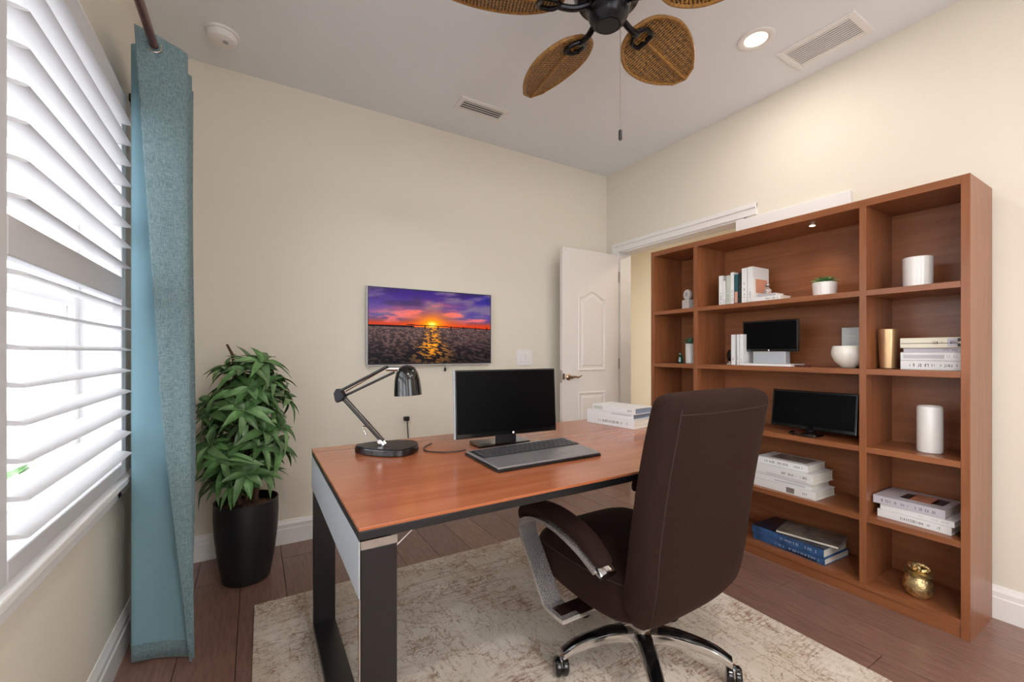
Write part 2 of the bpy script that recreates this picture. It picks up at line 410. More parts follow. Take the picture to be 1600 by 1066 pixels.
# baseboards (profiled)
def baseboard(name, p0, p1, n):
    p0, p1, n = Vector(p0), Vector(p1), Vector(n); prof = [(0, 0), (.018, 0), (.018, .09), (.014, .095), (.014, .115), (.008, .128), (.004, .14), (0, .14)]
    bm = B(); a = [bm.verts.new(p0+n*x+Vector((0, 0, z))) for x, z in prof]; b = [bm.verts.new(p1+n*x+Vector((0, 0, z))) for x, z in prof]
    k = len(prof); bm.faces.new(a[::-1]); bm.faces.new(b)
    for i in range(k): bm.faces.new((a[i], a[(i+1) % k], b[(i+1) % k], b[i]))
    box(bm, 0, 1, 0, 1, 0, 1) if False else None
    return struct(name, bm, M['white'])
baseboard('baseboard_back', (XL, D, 0), (W, D, 0), (0, -1, 0))
baseboard('baseboard_left', (XL, YB, 0), (XL, D-.018, 0), (1, 0, 0))
baseboard('baseboard_right', (W, YB, 0), (W, DY0-.07, 0), (-1, 0, 0))

# ---- door leaf standing open against the back wall
dr = bpy.data.objects.new('door_1', None); COL.objects.link(dr); dr['kind'] = 'structure'; dr['label'] = 'white panelled door standing open against the back wall'
dr.location = (2.70, 2.70, 0); DW, DH, DT = .607, 1.985, .035
def arch(x0, x1, z0, z1, rise, n=14):
    pts = [(x0, z0), (x1, z0), (x1, z1)]
    if rise:
        for i in range(1, n):
            t = i/n; x = x1+(x0-x1)*t; s = min(1, max(0, (.5-abs(t-.5))/.5)); s = s*s*(3-2*s)
            pts.append((x, z1+rise*s))
    pts.append((x0, z1)); return pts
MX = Matrix(((1, 0, 0, 0), (0, 0, 1, 0), (0, 1, 0, 0), (0, 0, 0, 1)))     # (x,y,h) -> (x,h,y)
leafm = B(); box(leafm, -DW, 0, 0, DT, .008, DH); obj('door_leaf', leafm, M['door'], dr, bev=.002)
for nm, a in (('raised_panel', (-.45, -.15, .99, 1.60, .055)), ('raised_panel', (-.45, -.15, .18, .82, 0))):
    bm = B(); x0, x1, z0, z1, rs = a
    def ring(i): return [(x, z) for x, z in arch(x0+i, x1-i, z0+i, z1-i, rs)]
    lev = [(0, 0), (.006, -.008), (.014, -.008), (.02, -.002), (.034, -.001), (.05, -.007)]
    prev = None
    for ins, yy in lev:
        rg = [bm.verts.new((x, yy, z)) for x, z in ring(ins)]
        if prev:
            k = len(rg)
            for i in range(k): bm.faces.new((prev[i], prev[(i+1) % k], rg[(i+1) % k], rg[i]))
        prev = rg
    bm.faces.new(prev); obj(nm, bm, M['door'], dr)
bm = B(); lathe(bm, [(.026, 0), (.026, .005), (.02, .01), (.011, .014), (.011, .045), (.014, .05), (.0, .05)], 20, Matrix.Translation((-.55, 0, .945)) @ Matrix.Rotation(R(90), 4, 'X'))
tube(bm, spline([(-.55, -.045, .945), (-.52, -.05, .95), (-.485, -.05, .945), (-.45, -.048, .957)], 5), [.008]*6+[.007]*6+[.005]*4, 10)
obj('door_handle', bm, M['nickel'], dr, smooth=True)
bm = B(); box(bm, -DW-.001, -DW+.001, .004, DT-.004, .90, 1.0); box(bm, -DW, -DW+.022, -.002, .001, .925, .975); obj('latch_plate', bm, M['brushed'], dr)
for z in (.25, 1.0, 1.75):
    bm = B(); tube(bm, [(.006, -.004, z), (.006, -.004, z+.09)], .006, 8); obj('hinge', bm, M['brushed'], dr)

# ---- shuttered window
wn = bpy.data.objects.new('window_1', None); COL.objects.link(wn); wn['kind'] = 'structure'; wn['label'] = 'white plantation shutter window in the left wall'
bm = B()                                   # casing round the opening, standing proud of the wall
for (y0, y1, z0, z1) in ((WY0-.05, WY1+.05, WZ0-.085, WZ0), (WY0-.05, WY1+.05, WZ1, WZ1+.06), (WY1, WY1+.18, WZ0-.085, WZ1+.06), (WY0-.05, WY0, WZ0, WZ1)):
    box(bm, XL, XL+.02, y0, y1, z0, z1)
obj('casing', bm, M['white'], wn, bev=.003)
bm = B(); box(bm, XL, XL+.045, WY0-.07, WY1+.19, WZ0-.035, WZ0-.012); obj('sill', bm, M['white'], wn, bev=.004)
bm = B()
for (y0, y1, z0, z1) in ((WY0, WY1, WZ0, WZ0+.02), (WY0, WY1, WZ1-.02, WZ1), (WY1-.02, WY1, WZ0, WZ1), (WY0, WY0+.02, WZ0, WZ1)):
    box(bm, XL-T, XL+.02, y0, y1, z0, z1)
obj('reveal_frame', bm, M['white'], wn)
XW = -.535
bm = B()
for (y0, y1, z0, z1) in ((WY0+.05, WY1-.06, WZ0+.02, WZ0+.06), (WY0+.05, WY1-.06, WZ1-.06, WZ1-.02), (WY0+.02, WY0+.05, WZ0+.02, WZ1-.02), (WY1-.06, WY1-.02, WZ0+.02, WZ1-.02), (1.06, 1.11, WZ0+.06, WZ1-.06), (WY0+.05, 1.06, 1.30, 1.34), (1.11, WY1-.06, 1.30, 1.34)):
    box(bm, XW-.02, XW+.02, y0, y1, z0, z1)
obj('sash', bm, M['white'], wn, bev=.003)
for (y0, y1) in ((WY0+.05, 1.06), (1.11, WY1-.06)):
    for (z0, z1) in ((WZ0+.06, 1.30), (1.34, WZ1-.06)):
        bxo('pane', M['glass'], wn, XW-.003, XW+.003, y0, y1, z0, z1)
LZ = [1.925-.0703*i for i in range(0, 8)] + [1.925-.0703*i for i in range(9, 17)]
lv = B(); n = 12
prof = [(.038*cos(2*pi*i/n), .0052*sin(2*pi*i/n)) for i in range(n)]
def louvre_bm(L_):
    bm = B(); mt = Matrix(((1, 0, 0, 0), (0, 0, 1, 0), (0, 1, 0, 0), (0, 0, 0, 1)))
    prism(bm, prof, -L_/2, L_/2, mt); return bm
lv.free()
XP = -.402
for (y0, y1) in ((1.10, 1.985), (.19, 1.075)):
    pn = bpy.data.objects.new('shutter_panel', None); COL.objects.link(pn); pn.parent = wn; pn.location = (XP, (y0+y1)/2, 0)
    hw = (y1-y0)/2; st = .048
    bm = B()
    box(bm, -.014, .014, -hw, -hw+st, WZ0+.022, WZ1-.022); box(bm, -.014, .014, hw-st, hw, WZ0+.022, WZ1-.022)
    box(bm, -.014, .014, -hw+st, hw-st, WZ0+.022, WZ0+.062); box(bm, -.014, .014, -hw+st, hw-st, WZ1-.10, WZ1-.022)
    box(bm, -.014, .014, -hw+st, hw-st, 1.325, 1.402)
    obj('shutter_frame', bm, M['louvre'], pn, bev=.003)
    l0 = None
    for z in LZ:
        if l0 is None:
            l0 = obj('louvre', louvre_bm(y1-y0-2*st-.006), M['louvre'], pn, smooth=True, edge=50); o = l0
        else:
            o = l0.copy(); COL.objects.link(o)
        o.location = (.004, 0, z+.006); o.rotation_euler = (0, R(9), 0)
bm = B(); box(bm, XL+.02, XL+.034, 1.99, 2.004, .78, .86); box(bm, XL+.02, XL+.034, 1.99, 2.004, 1.55, 1.63); obj('hinge', bm, M['white'], wn)
# windows added unseen behind the camera to light the room
for k, (nm, vals) in enumerate((('added_window_2', (XL-T+.03, XL-T+.06, -1.5, -.2, WZ0, WZ1)), ('added_window_3', (.1, 1.3, YB-T+.03, YB-T+.06, .5, 2.4)))):
    w = bpy.data.objects.new(nm, None); COL.objects.link(w); w['kind'] = 'structure'; w['label'] = 'plain white framed window added outside the view to light the room'
    x0, x1, y0, y1, z0, z1 = vals; bm = B()
    if k == 0:
        for a in ((y0, y1, z0, z0+.05), (y0, y1, z1-.05, z1), (y0, y0+.05, z0, z1), (y1-.05, y1, z0, z1), ((y0+y1)/2-.02, (y0+y1)/2+.02, z0, z1)): box(bm, x0, x1, *a)
        bxo('pane', M['glass'], w, x0+.01, x0+.016, y0, y1, z0, z1)
    else:
        for a in ((x0, x1, z0, z0+.05), (x0, x1, z1-.05, z1), (x0, x0+.05, z0, z1), (x1-.05, x1, z0, z1), ((x0+x1)/2-.02, (x0+x1)/2+.02, z0, z1)): box(bm, a[0], a[1], y0, y1, a[2], a[3])
        bxo('pane', M['glass'], w, x0, x1, y0+.01, y0+.016, z0, z1)
    obj('window_frame', bm, M['white'], w)

# ---- outside: neighbour house, paving, shrub
bm = B(); box(bm, -12, XL-T-.05, -4, 14, -.3, -.2); struct('ground_outside', bm, M['outside_grey'])
nb = thing('neighbour_house', 'pale cream house wall seen through the shutter louvres', 'house', (-4.6, 6.0, -.2))
bm = B(); box(bm, -.3, 0, -4.5, 5, 0, 1.95); obj('wall', bm, M['outside_cream'], nb)
bm = B(); box(bm, -.5, .25, -4.6, 5.1, 1.951, 2.06); obj('roof_edge', bm, M['white'], nb)
for y in (-3.2, -1.0, 1.4):
    bm = B(); box(bm, .001, .04, y, y+1.1, .6, 1.7); wf = obj('window_frame', bm, M['white'], nb)
    bm = B(); box(bm, .041, .05, y+.08, y+1.02, .68, 1.62); obj('pane', bm, M['outside_glass'], wf)
for y in (-3.6, -1.7, .5, 2.8):
    bm = B(); box(bm, .001, .12, y, y+.16, 0, 1.9); obj('pilaster', bm, M['white'], nb)
bm = B()
for i in range(420):
    p = Vector((random.gauss(0, .22), random.gauss(0, .25), abs(random.gauss(.35, .2))))
    q = Matrix.Translation(p) @ Matrix.Rotation(random.uniform(0, 6), 4, 'Z') @ Matrix.Rotation(random.uniform(-1, 1), 4, 'X')
    vs = [bm.verts.new(q @ Vector(v)) for v in ((0, 0, 0), (.03, .04, .01), (0, .1, 0), (-.03, .04, .01))]; bm.faces.new(vs)
tag(obj('shrub', bm, M['hedge']), 'green shrub outside below the shuttered window', 'shrub').location = (-1.25, 3.2, -.2)

# ---------------------------------------------------------------- rug
bm = B(); bmesh.ops.create_grid(bm, x_segments=40, y_segments=52, size=1, matrix=Matrix.Diagonal((.955, 1.3, 1, 1)))
for v in bm.verts: v.co.z = .011
r_ = bmesh.ops.extrude_face_region(bm, geom=list(bm.faces))
for v in r_['geom']:
    if isinstance(v, bmesh.types.BMVert): v.co.z = .001
rug = tag(obj('area_rug', bm, M['rug'], bev=.003), 'worn cream and beige vintage patterned rug under the desk and chair', 'rug'); rug.location = (.935, .93, 0); rug.rotation_euler = (0, 0, R(-.8))

# ---------------------------------------------------------------- desk
dk = thing('desk', 'cherry wood desk with black loop legs and silver end panel', 'desk', (1.2, 1.455, .012))
DX0, DX1, DYa, DYb = -1.0, .60, -.455, .475; zt = .738
bm = B(); box(bm, DX0, DX1, DYa, DYb, zt-.008, zt); obj('tabletop', bm, M['desk'], dk, bev=.001)
bm = B(); box(bm, DX0+.001, DX1-.001, DYa+.001, DYb-.001, zt-.03, zt-.0085); obj('edge_board', bm, M['black'], dk, bev=.002)
for sx, xx, ya, yb in ((0, DX0+.004, DYa, DYb), (1, .43, -.235, .045)):
    bm = B(); th = .03; zz = zt-.05 if sx == 0 else zt-.031
    box(bm, xx, xx+.083, ya, ya+th, 0, zz); box(bm, xx, xx+.083, yb-th, yb, 0, zz); box(bm, xx, xx+.083, ya+th, yb-th, 0, th); box(bm, xx, xx+.083, ya+th, yb-th, zz-th, zz)
    obj('leg', bm, M['frame_black'], dk, bev=.002)
    if sx: continue
    bm = B(); xe = xx-.004 if sx == 0 else xx+.083
    box(bm, xe, xe+.003, DYa, DYb, zt-.16, zt-.031)
    obj('end_panel', bm, M['silver'], dk, bev=.001)
    bm = B(); box(bm, xe+(0 if sx else 0), xe+.0035, DYa-.001, DYa+.003, 0, zt-.16)
    box(bm, xx, xx+.083, DYa-.0012, DYa+.0, zz, zt-.031); obj('edge_strip', bm, M['brushed'], dk)
bm = B(); box(bm, DX0+.09, .42, -.02, .02, zt-.06, zt-.031); obj('cross_beam', bm, M['brushed'], dk)
bm = B(); tube(bm, [(DX0+.087, DYa+.03, zt-.075), (DX0+.16, DYa+.05, zt-.033)], .0022, 8); 
obj('brace', bm, M['brushed'], dk)
ZD = .75

# ---------------------------------------------------------------- office chair
ch = thing('office_chair', 'high-back brown fabric office chair with chrome arms and base', 'chair', (1.215, 1.156, .012), R(1))
def loft(bm, secs, n=28, e=3.0):
    rings = []
    for (c, ux, uy, a, b) in secs:
        rg = []
        for i in range(n):
            t = 2*pi*i/n; cx, sy = cos(t), sin(t)
            x = abs(cx)**(2/e)*(1 if cx >= 0 else -1)*a; y = abs(sy)**(2/e)*(1 if sy >= 0 else -1)*b
            rg.append(bm.verts.new(Vector(c)+Vector(ux)*x+Vector(uy)*y))
        rings.append(rg)
    for p, q in zip(rings, rings[1:]):
        for i in range(n): bm.faces.new((p[i], p[(i+1) % n], q[(i+1) % n], q[i]))
    bm.faces.new(rings[0][::-1]); bm.faces.new(rings[-1])
spine = spline([(0, -.085, .272), (0, -.165, .284), (0, -.225, .35), (0, -.255, .45), (0, -.275, .60), (0, -.305, .78), (0, -.34, .95), (0, -.355, 1.015)], 5)
def bw(s):
    pts = [(0, .11), (.07, .15), (.16, .195), (.24, .235), (.34, .262), (.5, .27), (.75, .268), (.9, .264), (.96, .256), (1, .215)]
    for (a, va), (b, vb) in zip(pts, pts[1:]):
        if s <= b: return va+(vb-va)*(s-a)/(b-a)
    return pts[-1][1]
def bt(s):
    pts = [(0, .03), (.1, .055), (.3, .07), (.8, .062), (.93, .055), (1, .022)]
    for (a, va), (b, vb) in zip(pts, pts[1:]):
        if s <= b: return va+(vb-va)*(s-a)/(b-a)
    return pts[-1][1]
secs = []; N_ = len(spine)
for i, p in enumerate(spine):
    t = (spine[min(i+1, N_-1)]-spine[max(i-1, 0)]).normalized(); nrm = Vector((0, -t.z, t.y)); s = i/(N_-1)
    secs.append((p, (1, 0, 0), nrm, bw(s), bt(s)))
bm = B(); loft(bm, secs, 32, 3.4); bk = obj('backrest', bm, M['fabric'], ch, smooth=True, sub=1)
# seams and piping running round the rear face
def onback(i, fx):       # a point on the rear or front skin of the backrest, fx across
    p = spine[i]; q = i/(N_-1); t = (spine[min(i+1, N_-1)]-spine[max(i-1, 0)]).normalized(); nrm = Vector((0, -t.z, t.y))
    d = .985*(1-abs(fx)**3.4)**(1/3.4)
    return p+Vector((fx*bw(q), 0, 0))+nrm*bt(q)*d
for fx in (-.84, .84):
    bm = B(); tube(bm, [onback(i, fx) for i in range(3, N_-3)], .0022, 6); obj('seam', bm, M['piping'], bk, smooth=True)
bm = B(); tube(bm, [onback(N_-5, -.84+1.68*k/14) for k in range(15)], .002, 6); obj('seam', bm, M['piping'], bk, smooth=True)
# seat
bm = B()
ss = []
for y, a, b, z in ((-.21, .18, .07, .345), (-.19, .245, .10, .35), (-.1, .268, .115, .355), (.05, .272, .11, .355), (.19, .268, .10, .36), (.26, .25, .085, .36), (.295, .20, .05, .36)):
    ss.append(((0, y, z), (1, 0, 0), (0, 0, 1), a, b))
loft(bm, ss, 28, 3.8); st_ = obj('seat', bm, M['fabric'], ch, smooth=True, sub=1)
bm = B(); tube(bm, spline([(-.264, .24, .41), (-.272, .05, .41), (-.266, -.1, .41), (-.22, -.2, .40)], 4), .0025, 6); obj('seam', bm, M['piping'], st_, smooth=True)
bm = B(); tube(bm, spline([(.264, .24, .41), (.272, .05, .41), (.266, -.1, .41), (.22, -.2, .40)], 4), .0025, 6)
obj('seam', bm, M['piping'], st_, smooth=True)
for s in (-1, 1):
    xa, xb = s*.318-.037, s*.318+.037
    path = [(p.y, p.z) for p in spline([(0, -.185, .475), (0, -.10, .512), (0, .02, .538), (0, .12, .535), (0, .195, .512), (0, .222, .48), (0, .21, .44), (0, .14, .35), (0, .075, .265), (0, .05, .25), (0, -.04, .25)], 5)]
    bm = B(); band(bm, path, xa, xb, .013); ar = obj('armrest_loop', bm, M['armchrome'], ch, bev=.003)
    bm = B(); box(bm, min(s*.10, s*.345), max(s*.10, s*.345), -.04, .04, .239, .256); obj('arm_bracket', bm, M['chrome'], ch, bev=.003)
    bm = B(); ps = []
    pp = spline([(0, -.195, .49), (0, -.10, .542), (0, .02, .568), (0, .13, .565), (0, .215, .54), (0, .25, .49)], 5)
    for i, p in enumerate(pp):
        q = i/(len(pp)-1); t = (pp[min(i+1, len(pp)-1)]-pp[max(i-1, 0)]).normalized(); nrm = Vector((0, -t.z, t.y))
        th = .026*min(1, .35+4*q, .35+5*(1-q)); ps.append((p+Vector((s*.312, 0, 0)), (1, 0, 0), nrm, .037*min(1, .6+3*(1-q), .8+q*3), th))
    loft(bm, ps, 18, 2.6); obj('arm_pad', bm, M['fabric'], ch, smooth=True, sub=1)
    bm = B(); lathe(bm, [(.001, 0), (.034, 0), (.036, .006), (.034, .03), (.001, .03)], 16, Matrix.Translation((s*.312, -.178, .48)) @ Matrix.Rotation(R(118), 4, 'X'), squash=.55); obj('arm_end_cap', bm, M['chrome'], ch, smooth=True)
# mechanism, gas lift and star base
bm = B(); box(bm, -.13, .13, -.17, .12, .205, .238, bev=.006); box(bm, -.055, .055, -.12, .12, .18, .205, bev=.004)
box(bm, .05, .24, -.19, -.15, .205, .222, bev=.004, mtx=Matrix.Rotation(R(8), 4, 'Z')); obj('tilt_mechanism', bm, M['brushed'], ch)
BM = Matrix.Translation((0, -.05, 0))
bm = B(); lathe(bm, [(.028, .06), (.028, .155), (.022, .155), (.022, .21)], 24, BM); obj('gas_lift', bm, M['brushed'], ch, smooth=True)
bm = B(); lathe(bm, [(.035, .058), (.048, .066), (.05, .105), (.042, .128), (.03, .132)], 28, BM); obj('hub', bm, M['chrome'], ch, smooth=True)
RB = .308
for k in range(5):
    an = R(233.5+72*k); rot = BM @ Matrix.Rotation(an, 4, 'Z'); rv = Matrix.Rotation(an, 3, 'Z')
    bm = B(); leg = spline([(.03, 0, .105), (.13, 0, .112), (.24, 0, .098), (RB-.005, 0, .072)], 5); sec = []
    for i, p in enumerate(leg):
        q = i/(len(leg)-1); sec.append((rot @ p, rv @ Vector((0, 1, 0)), (0, 0, 1), .034-.013*q, .025-.011*q))
    loft(bm, sec, 12, 3); lg = obj('base_leg', bm, M['chrome'], ch, smooth=True)
    bm = B(); sec = []
    for i, p in enumerate(leg[2:]):
        q = i/(len(leg)-3); sec.append((rot @ (p+Vector((0, 0, .021-.010*q))), rv @ Vector((0, 1, 0)), (0, 0, 1), .027-.011*q, .0065))
    loft(bm, sec, 10, 2.4); obj('black_inlay', bm, M['blackgloss'], lg, smooth=True)
    ca = bpy.data.objects.new('caster', None); COL.objects.link(ca); ca.parent = ch; ca.location = rot @ Vector((RB, 0, 0)); ca.rotation_euler = (0, 0, an+R(35)+k)
    for sgn in (-1, 1):
        bm = B(); lathe(bm, [(.004, 0), (.028, 0), (.032, .004), (.032, .014), (.026, .021), (.004, .021)], 24, Matrix.Translation((0, sgn*.003, .032)) @ Matrix.Rotation(R(-90*sgn), 4, 'X')); obj('wheel', bm, M['blackgloss'], ca, smooth=True)
    bm = B(); tube(bm, [(0, 0, .03), (0, 0, .068)], .006, 8); box(bm, -.012, .012, -.004, .004, .03, .056); obj('caster_stem', bm, M['chrome'], ca)

# ---------------------------------------------------------------- bookcase
BX0, BX1, BY0, BY1, BH = 2.415, W-.022, .512, 2.096, 1.853
bc = thing('bookcase', 'wide cherry wood open bookcase with three columns of shelves', 'bookcase', (BX0, (BY0+BY1)/2, 0))
def part(nm, m, x0, x1, y0, y1, z0, z1, bev=.001):
    bm = B(); box(bm, x0-BX0, x1-BX0, y0-(BY0+BY1)/2, y1-(BY0+BY1)/2, z0, z1); return obj(nm, bm, m, bc, bev=bev)
part('side_panel', M['shelf_z'], BX0, BX1, BY0, BY0+.027, 0, BH); part('side_panel', M['shelf_z'], BX0, BX1, BY1-.027, BY1, 0, BH)
part('divider', M['shelf_z'], BX0+.001, BX1-.01, .847, .874, .075, BH-.034); part('divider', M['shelf_z'], BX0+.001, BX1-.01, 1.726, 1.754, .075, BH-.034)
part('top_panel', M['shelf_y'], BX0+.0005, BX1, BY0+.027, BY1-.027, BH-.034, BH)
part('back_panel', M['shelf_y'], BX1-.01, BX1, BY0+.027, BY1-.027, .05, BH-.034)
part('base_shelf', M['shelf_y'], BX0+.001, BX1-.01, BY0+.027, BY1-.027, .05, .075)
part('plinth', M['shelf_y'], BX0+.006, BX0+.026, BY0+.027, BY1-.027, 0, .048)
cols = [(BY0+.027, .847), (.874, 1.726), (1.754, BY1-.027)]
SZ = [1.432, 1.068, .708, .388]
for (a, b) in cols:
    for z in SZ: part('shelf', M['shelf_y'], BX0+.002, BX1-.01, a, b, z-.026, z)
bm = B(); lathe(bm, [(.02, -.004), (.02, 0)], 20, Matrix.Translation((2.53-BX0, 1.12-(BY0+BY1)/2, BH-.034))); s_ = obj('puck_light', bm, M['brushed'], bc)
bm = B(); lathe(bm, [(.013, -.0055), (.013, -.004)], 20, Matrix.Translation((2.53-BX0, 1.12-(BY0+BY1)/2, BH-.034))); obj('lens', bm, M['spotbulb'], s_)
l = bpy.data.lights.new('shelf_spot', 'SPOT'); l.energy = 4; l.spot_size = R(120); l.spot_blend = 1; l.color = (1, .85, .65); l.shadow_soft_size = .015
lo = bpy.data.objects.new('shelf_spot', l); COL.objects.link(lo); lo.location = (2.53, 1.12, BH-.045)

# ---------------------------------------------------------------- books
def book(label, loc, rz, L_, Wd, Hh, cover, page, group=None, upright=False, marks=12, ink='ink', extra=None, top=None, seed=0, tilt=0):
    """spine faces local -x; length along y (or z when upright); thickness along z (or y when upright)"""
    rnd = random.Random(seed+int(L_*1000)+int(Wd*977))
    t = thing('book', label, 'book', loc, rz, group)
    f = (lambda x0, x1, l0, l1, h0, h1: (x0, x1, h0-Hh/2, h1-Hh/2, l0+L_/2, l1+L_/2)) if upright else (lambda x0, x1, l0, l1, h0, h1: (x0, x1, l0, l1, h0, h1))
    c = .0025
    bm = B()
    box(bm, *f(0, Wd, -L_/2, L_/2, 0, c)); box(bm, *f(0, Wd, -L_/2, L_/2, Hh-c, Hh)); box(bm, *f(0, c, -L_/2, L_/2, c, Hh-c))
    obj('cover', bm, M[cover], t, bev=.0008)
    bm = B(); box(bm, *f(c, Wd-.004, -L_/2+.004, L_/2-.004, c, Hh-c)); obj('pages', bm, M[page], t)
    if marks:
        bm = B(); p = -L_/2+L_*rnd.uniform(.06, .12); hh = min(.014, Hh*.34)
        while p < L_/2-L_*.12 and marks > 0:
            w = rnd.uniform(.0022, .005)
            if rnd.random() < .82:
                h = hh*rnd.uniform(.6, 1)
                box(bm, *f(-.0004, 0, p, p+w*.35, Hh/2-h/2, Hh/2+h/2)); 
                if rnd.random() < .7: box(bm, *f(-.0004, 0, p, p+w, Hh/2-h/2, Hh/2-h/2+h*.22))
                if rnd.random() < .7: box(bm, *f(-.0004, 0, p, p+w, Hh/2+h/2-h*.22, Hh/2+h/2))
                if rnd.random() < .4: box(bm, *f(-.0004, 0, p+w*.7, p+w, Hh/2-h/2, Hh/2+h/2))
                marks -= 1
            p += w+.003+(.008 if rnd.random() < .18 else 0)
        obj('spine_lettering', bm, M[ink], t)
    if extra:       # printed block on the spine: (material, from, to, low, high) as fractions
        for (mm, a, b, lo_, hi_) in extra:
            bm = B(); box(bm, *f(-.0003, 0, -L_/2+a*L_, -L_/2+b*L_, lo_*Hh, hi_*Hh)); obj('spine_print', bm, M[mm], t)
    if top:
        for (mm, a, b, x0, x1) in top:
            bm = B(); box(bm, x0*Wd, x1*Wd, -L_/2+a*L_, -L_/2+b*L_, Hh, Hh+.0005); obj('cover_print', bm, M[mm], t)
    return t
# stack on the desk: spines face the camera side
dirA = math.atan2(.186, .982)-.0
def st(labels, loc, rz, items):
    z = loc[2]
    for (lab, L_, Wd, Hh, cv, pg, kw, dx, dr_) in items:
        book(lab, (loc[0]+dx, loc[1]+dr_*.5, z), rz+dr_, L_, Wd, Hh, cv, pg, **kw); z += Hh+.0006
st(0, (1.635, 1.70, ZD+.0006), R(9), [
    ('thick white book at the bottom of the desk stack beside the door', .31, .165, .045, 'bookwhite', 'paper', dict(marks=22, seed=1), 0, 0),
    ('thin white book in the middle of the desk stack', .305, .165, .028, 'bookwhite', 'pagegrey', dict(marks=0, seed=2, extra=[('booklilac', .04, .45, .6, .8)]), .004, R(1)),
    ('white paperback with curled cover on top of the desk stack', .285, .155, .032, 'bookwhite', 'pagegrey', dict(marks=4, seed=3, extra=[('bookgreen', .75, .97, .2, .75)]), .008, R(-2))])
# white stack in the middle column, low shelf
st(0, (2.445, 1.235, .3886), R(-2), [
    ('white book with brown spine square, bottom of the middle column stack', .34, .20, .042, 'bookwhite', 'paper', dict(marks=4, seed=4, extra=[('cover_photo', .3, .42, .15, .8)]), 0, 0),
    ('white book second from the bottom of the middle column stack', .31, .19, .034, 'bookwhite', 'paper', dict(marks=0, seed=5, extra=[('booklilac', .1, .6, .2, .4)]), .01, R(1)),
    ('thick white book second from top of the middle column stack', .30, .20, .052, 'bookwhite', 'paper', dict(marks=14, seed=6, extra=[('booklilac', .1, .8, .12, .2)]), .0, R(-1)),
    ('white book with dark pictured cover on top of the middle column stack', .27, .19, .036, 'bookwhite', 'paper', dict(marks=20, seed=7, top=[('cover_photo', .1, .8, .2, .85)]), .014, R(1))])
# stack of three in the right column
st(0, (2.465, .70, .3886), R(-3), [
    ('white book at the bottom of the stack of three in the right column', .25, .22, .034, 'bookwhite', 'paper', dict(marks=16, seed=8), 0, 0),
    ('pale book in the middle of the stack of three in the right column', .25, .215, .024, 'bookwhite', 'paper', dict(marks=11, seed=9, ink='booklilac'), .003, R(-1)),
    ('grey covered book with an orange picture on top of the stack of three', .245, .215, .036, 'booklilac', 'paper', dict(marks=24, seed=10, top=[('cover_orange', .22, .58, .25, .8), ('bookdark', .1, .26, .3, .75), ('bookdark', .55, .68, .25, .7)]), .002, R(2))])
# blue stack with two volumes and a glossy magazine
st(0, (2.452, 1.21, .0756), R(-3), [
    ('dark blue picture book at the bottom of the lowest shelf stack', .37, .24, .034, 'bookblue', 'paper', dict(marks=18, seed=11, ink='inklight', extra=[('booknavy', .1, .5, .1, .4)]), 0, 0),
    ('blue lettered book on top of the dark blue picture book', .37, .235, .044, 'bookblue', 'paper', dict(marks=16, seed=12, ink='inklight', top=[('booknavy', .0, 1, 0, 1)]), -.003, R(.5))])
mg = thing('magazine', 'glossy grey-brown magazine lying on the blue books', 'magazine', (2.575, 1.155, .1558), R(10))
bm = B(); box(bm, -.10, .10, -.15, .13, 0, .003); obj('cover', bm, M['cover_photo'], mg, bev=.0008)
bm = B(); box(bm, -.098, .098, -.148, .128, .0031, .012); obj('pages', bm, M['paper'], mg)
bm = B(); box(bm, -.10, .10, -.15, .13, .0121, .014); obj('front_cover', bm, M['cover_photo'], mg)
# right column, second shelf: pale stack
st(0, (2.50, .648, 1.0686), 0, [
    ('white book with dark lettering, bottom of stack beside the gold vase', .205, .20, .040, 'bookwhite', 'paper', dict(marks=20, seed=13), 0, 0),
    ('white book with a lilac band, second from bottom beside the gold vase', .205, .20, .036, 'bookwhite', 'paper', dict(marks=10, seed=14, ink='booklilac', extra=[('booklilac', .3, .95, .25, .7)]), 0, 0),
    ('lilac grey paperback near the top of the pale stack beside the gold vase', .19, .19, .018, 'booklilac', 'paper', dict(marks=6, seed=15), .01, 0),
    ('cream book on top of the pale stack beside the gold vase', .205, .20, .044, 'bookcream', 'paper', dict(marks=9, seed=16, extra=[('booklilac', .1, .25, .1, .9), ('bookdark', 0, .1, .1, .4), ('bookdark', 0, .1, .6, .9), ('ink', .1, .98, .42, .48)]), -.003, 0)])
# upright row, middle column top shelf (from the corner side towards the camera)
row = [(1.600, .026, .185, 'bookwhite', 'leftmost tall white book in the upright row on the top shelf'),
       (1.577, .014, .150, 'bookwhite', 'short thin white book, second in the upright row on the top shelf'),
       (1.552, .026, .180, 'bookgreen', 'pale sage book, third in the upright row on the top shelf'),
       (1.527, .020, .195, 'bookwhite', 'narrow tall white book left of the teal one on the top shelf'),
       (1.502, .022, .178, 'bookteal', 'teal and peach spined book in the upright row'),
       (1.480, .015, .185, 'bookdark', 'near-black thin book beside the teal one in the upright row'),
       (1.452, .032, .208, 'bookwhite', 'thick white book, second from the right end of the upright row'),
       (1.417, .030, .210, 'bookwhite', 'large white book at the right end of the upright row, its cover showing')]
for k, (y, th, hh, c, lab) in enumerate(row):
    ex = [('bookpeach', .05, .42, .1, .9)] if c == 'bookteal' else None
    b_ = book(lab, (2.47, y, 1.4326), 0, hh, .17, th, c, 'paper', 'upright books on the top shelf', True, 8 if c != 'bookteal' else 4, 'inklight' if c == 'bookteal' else 'ink', ex, seed=20+k)
    if k == 7:
        bm = B(); box(bm, .03, .15, -th/2-.0006, -th/2, .06, .14); o_ = obj('cover_print', bm, M['bookpeach'], b_)
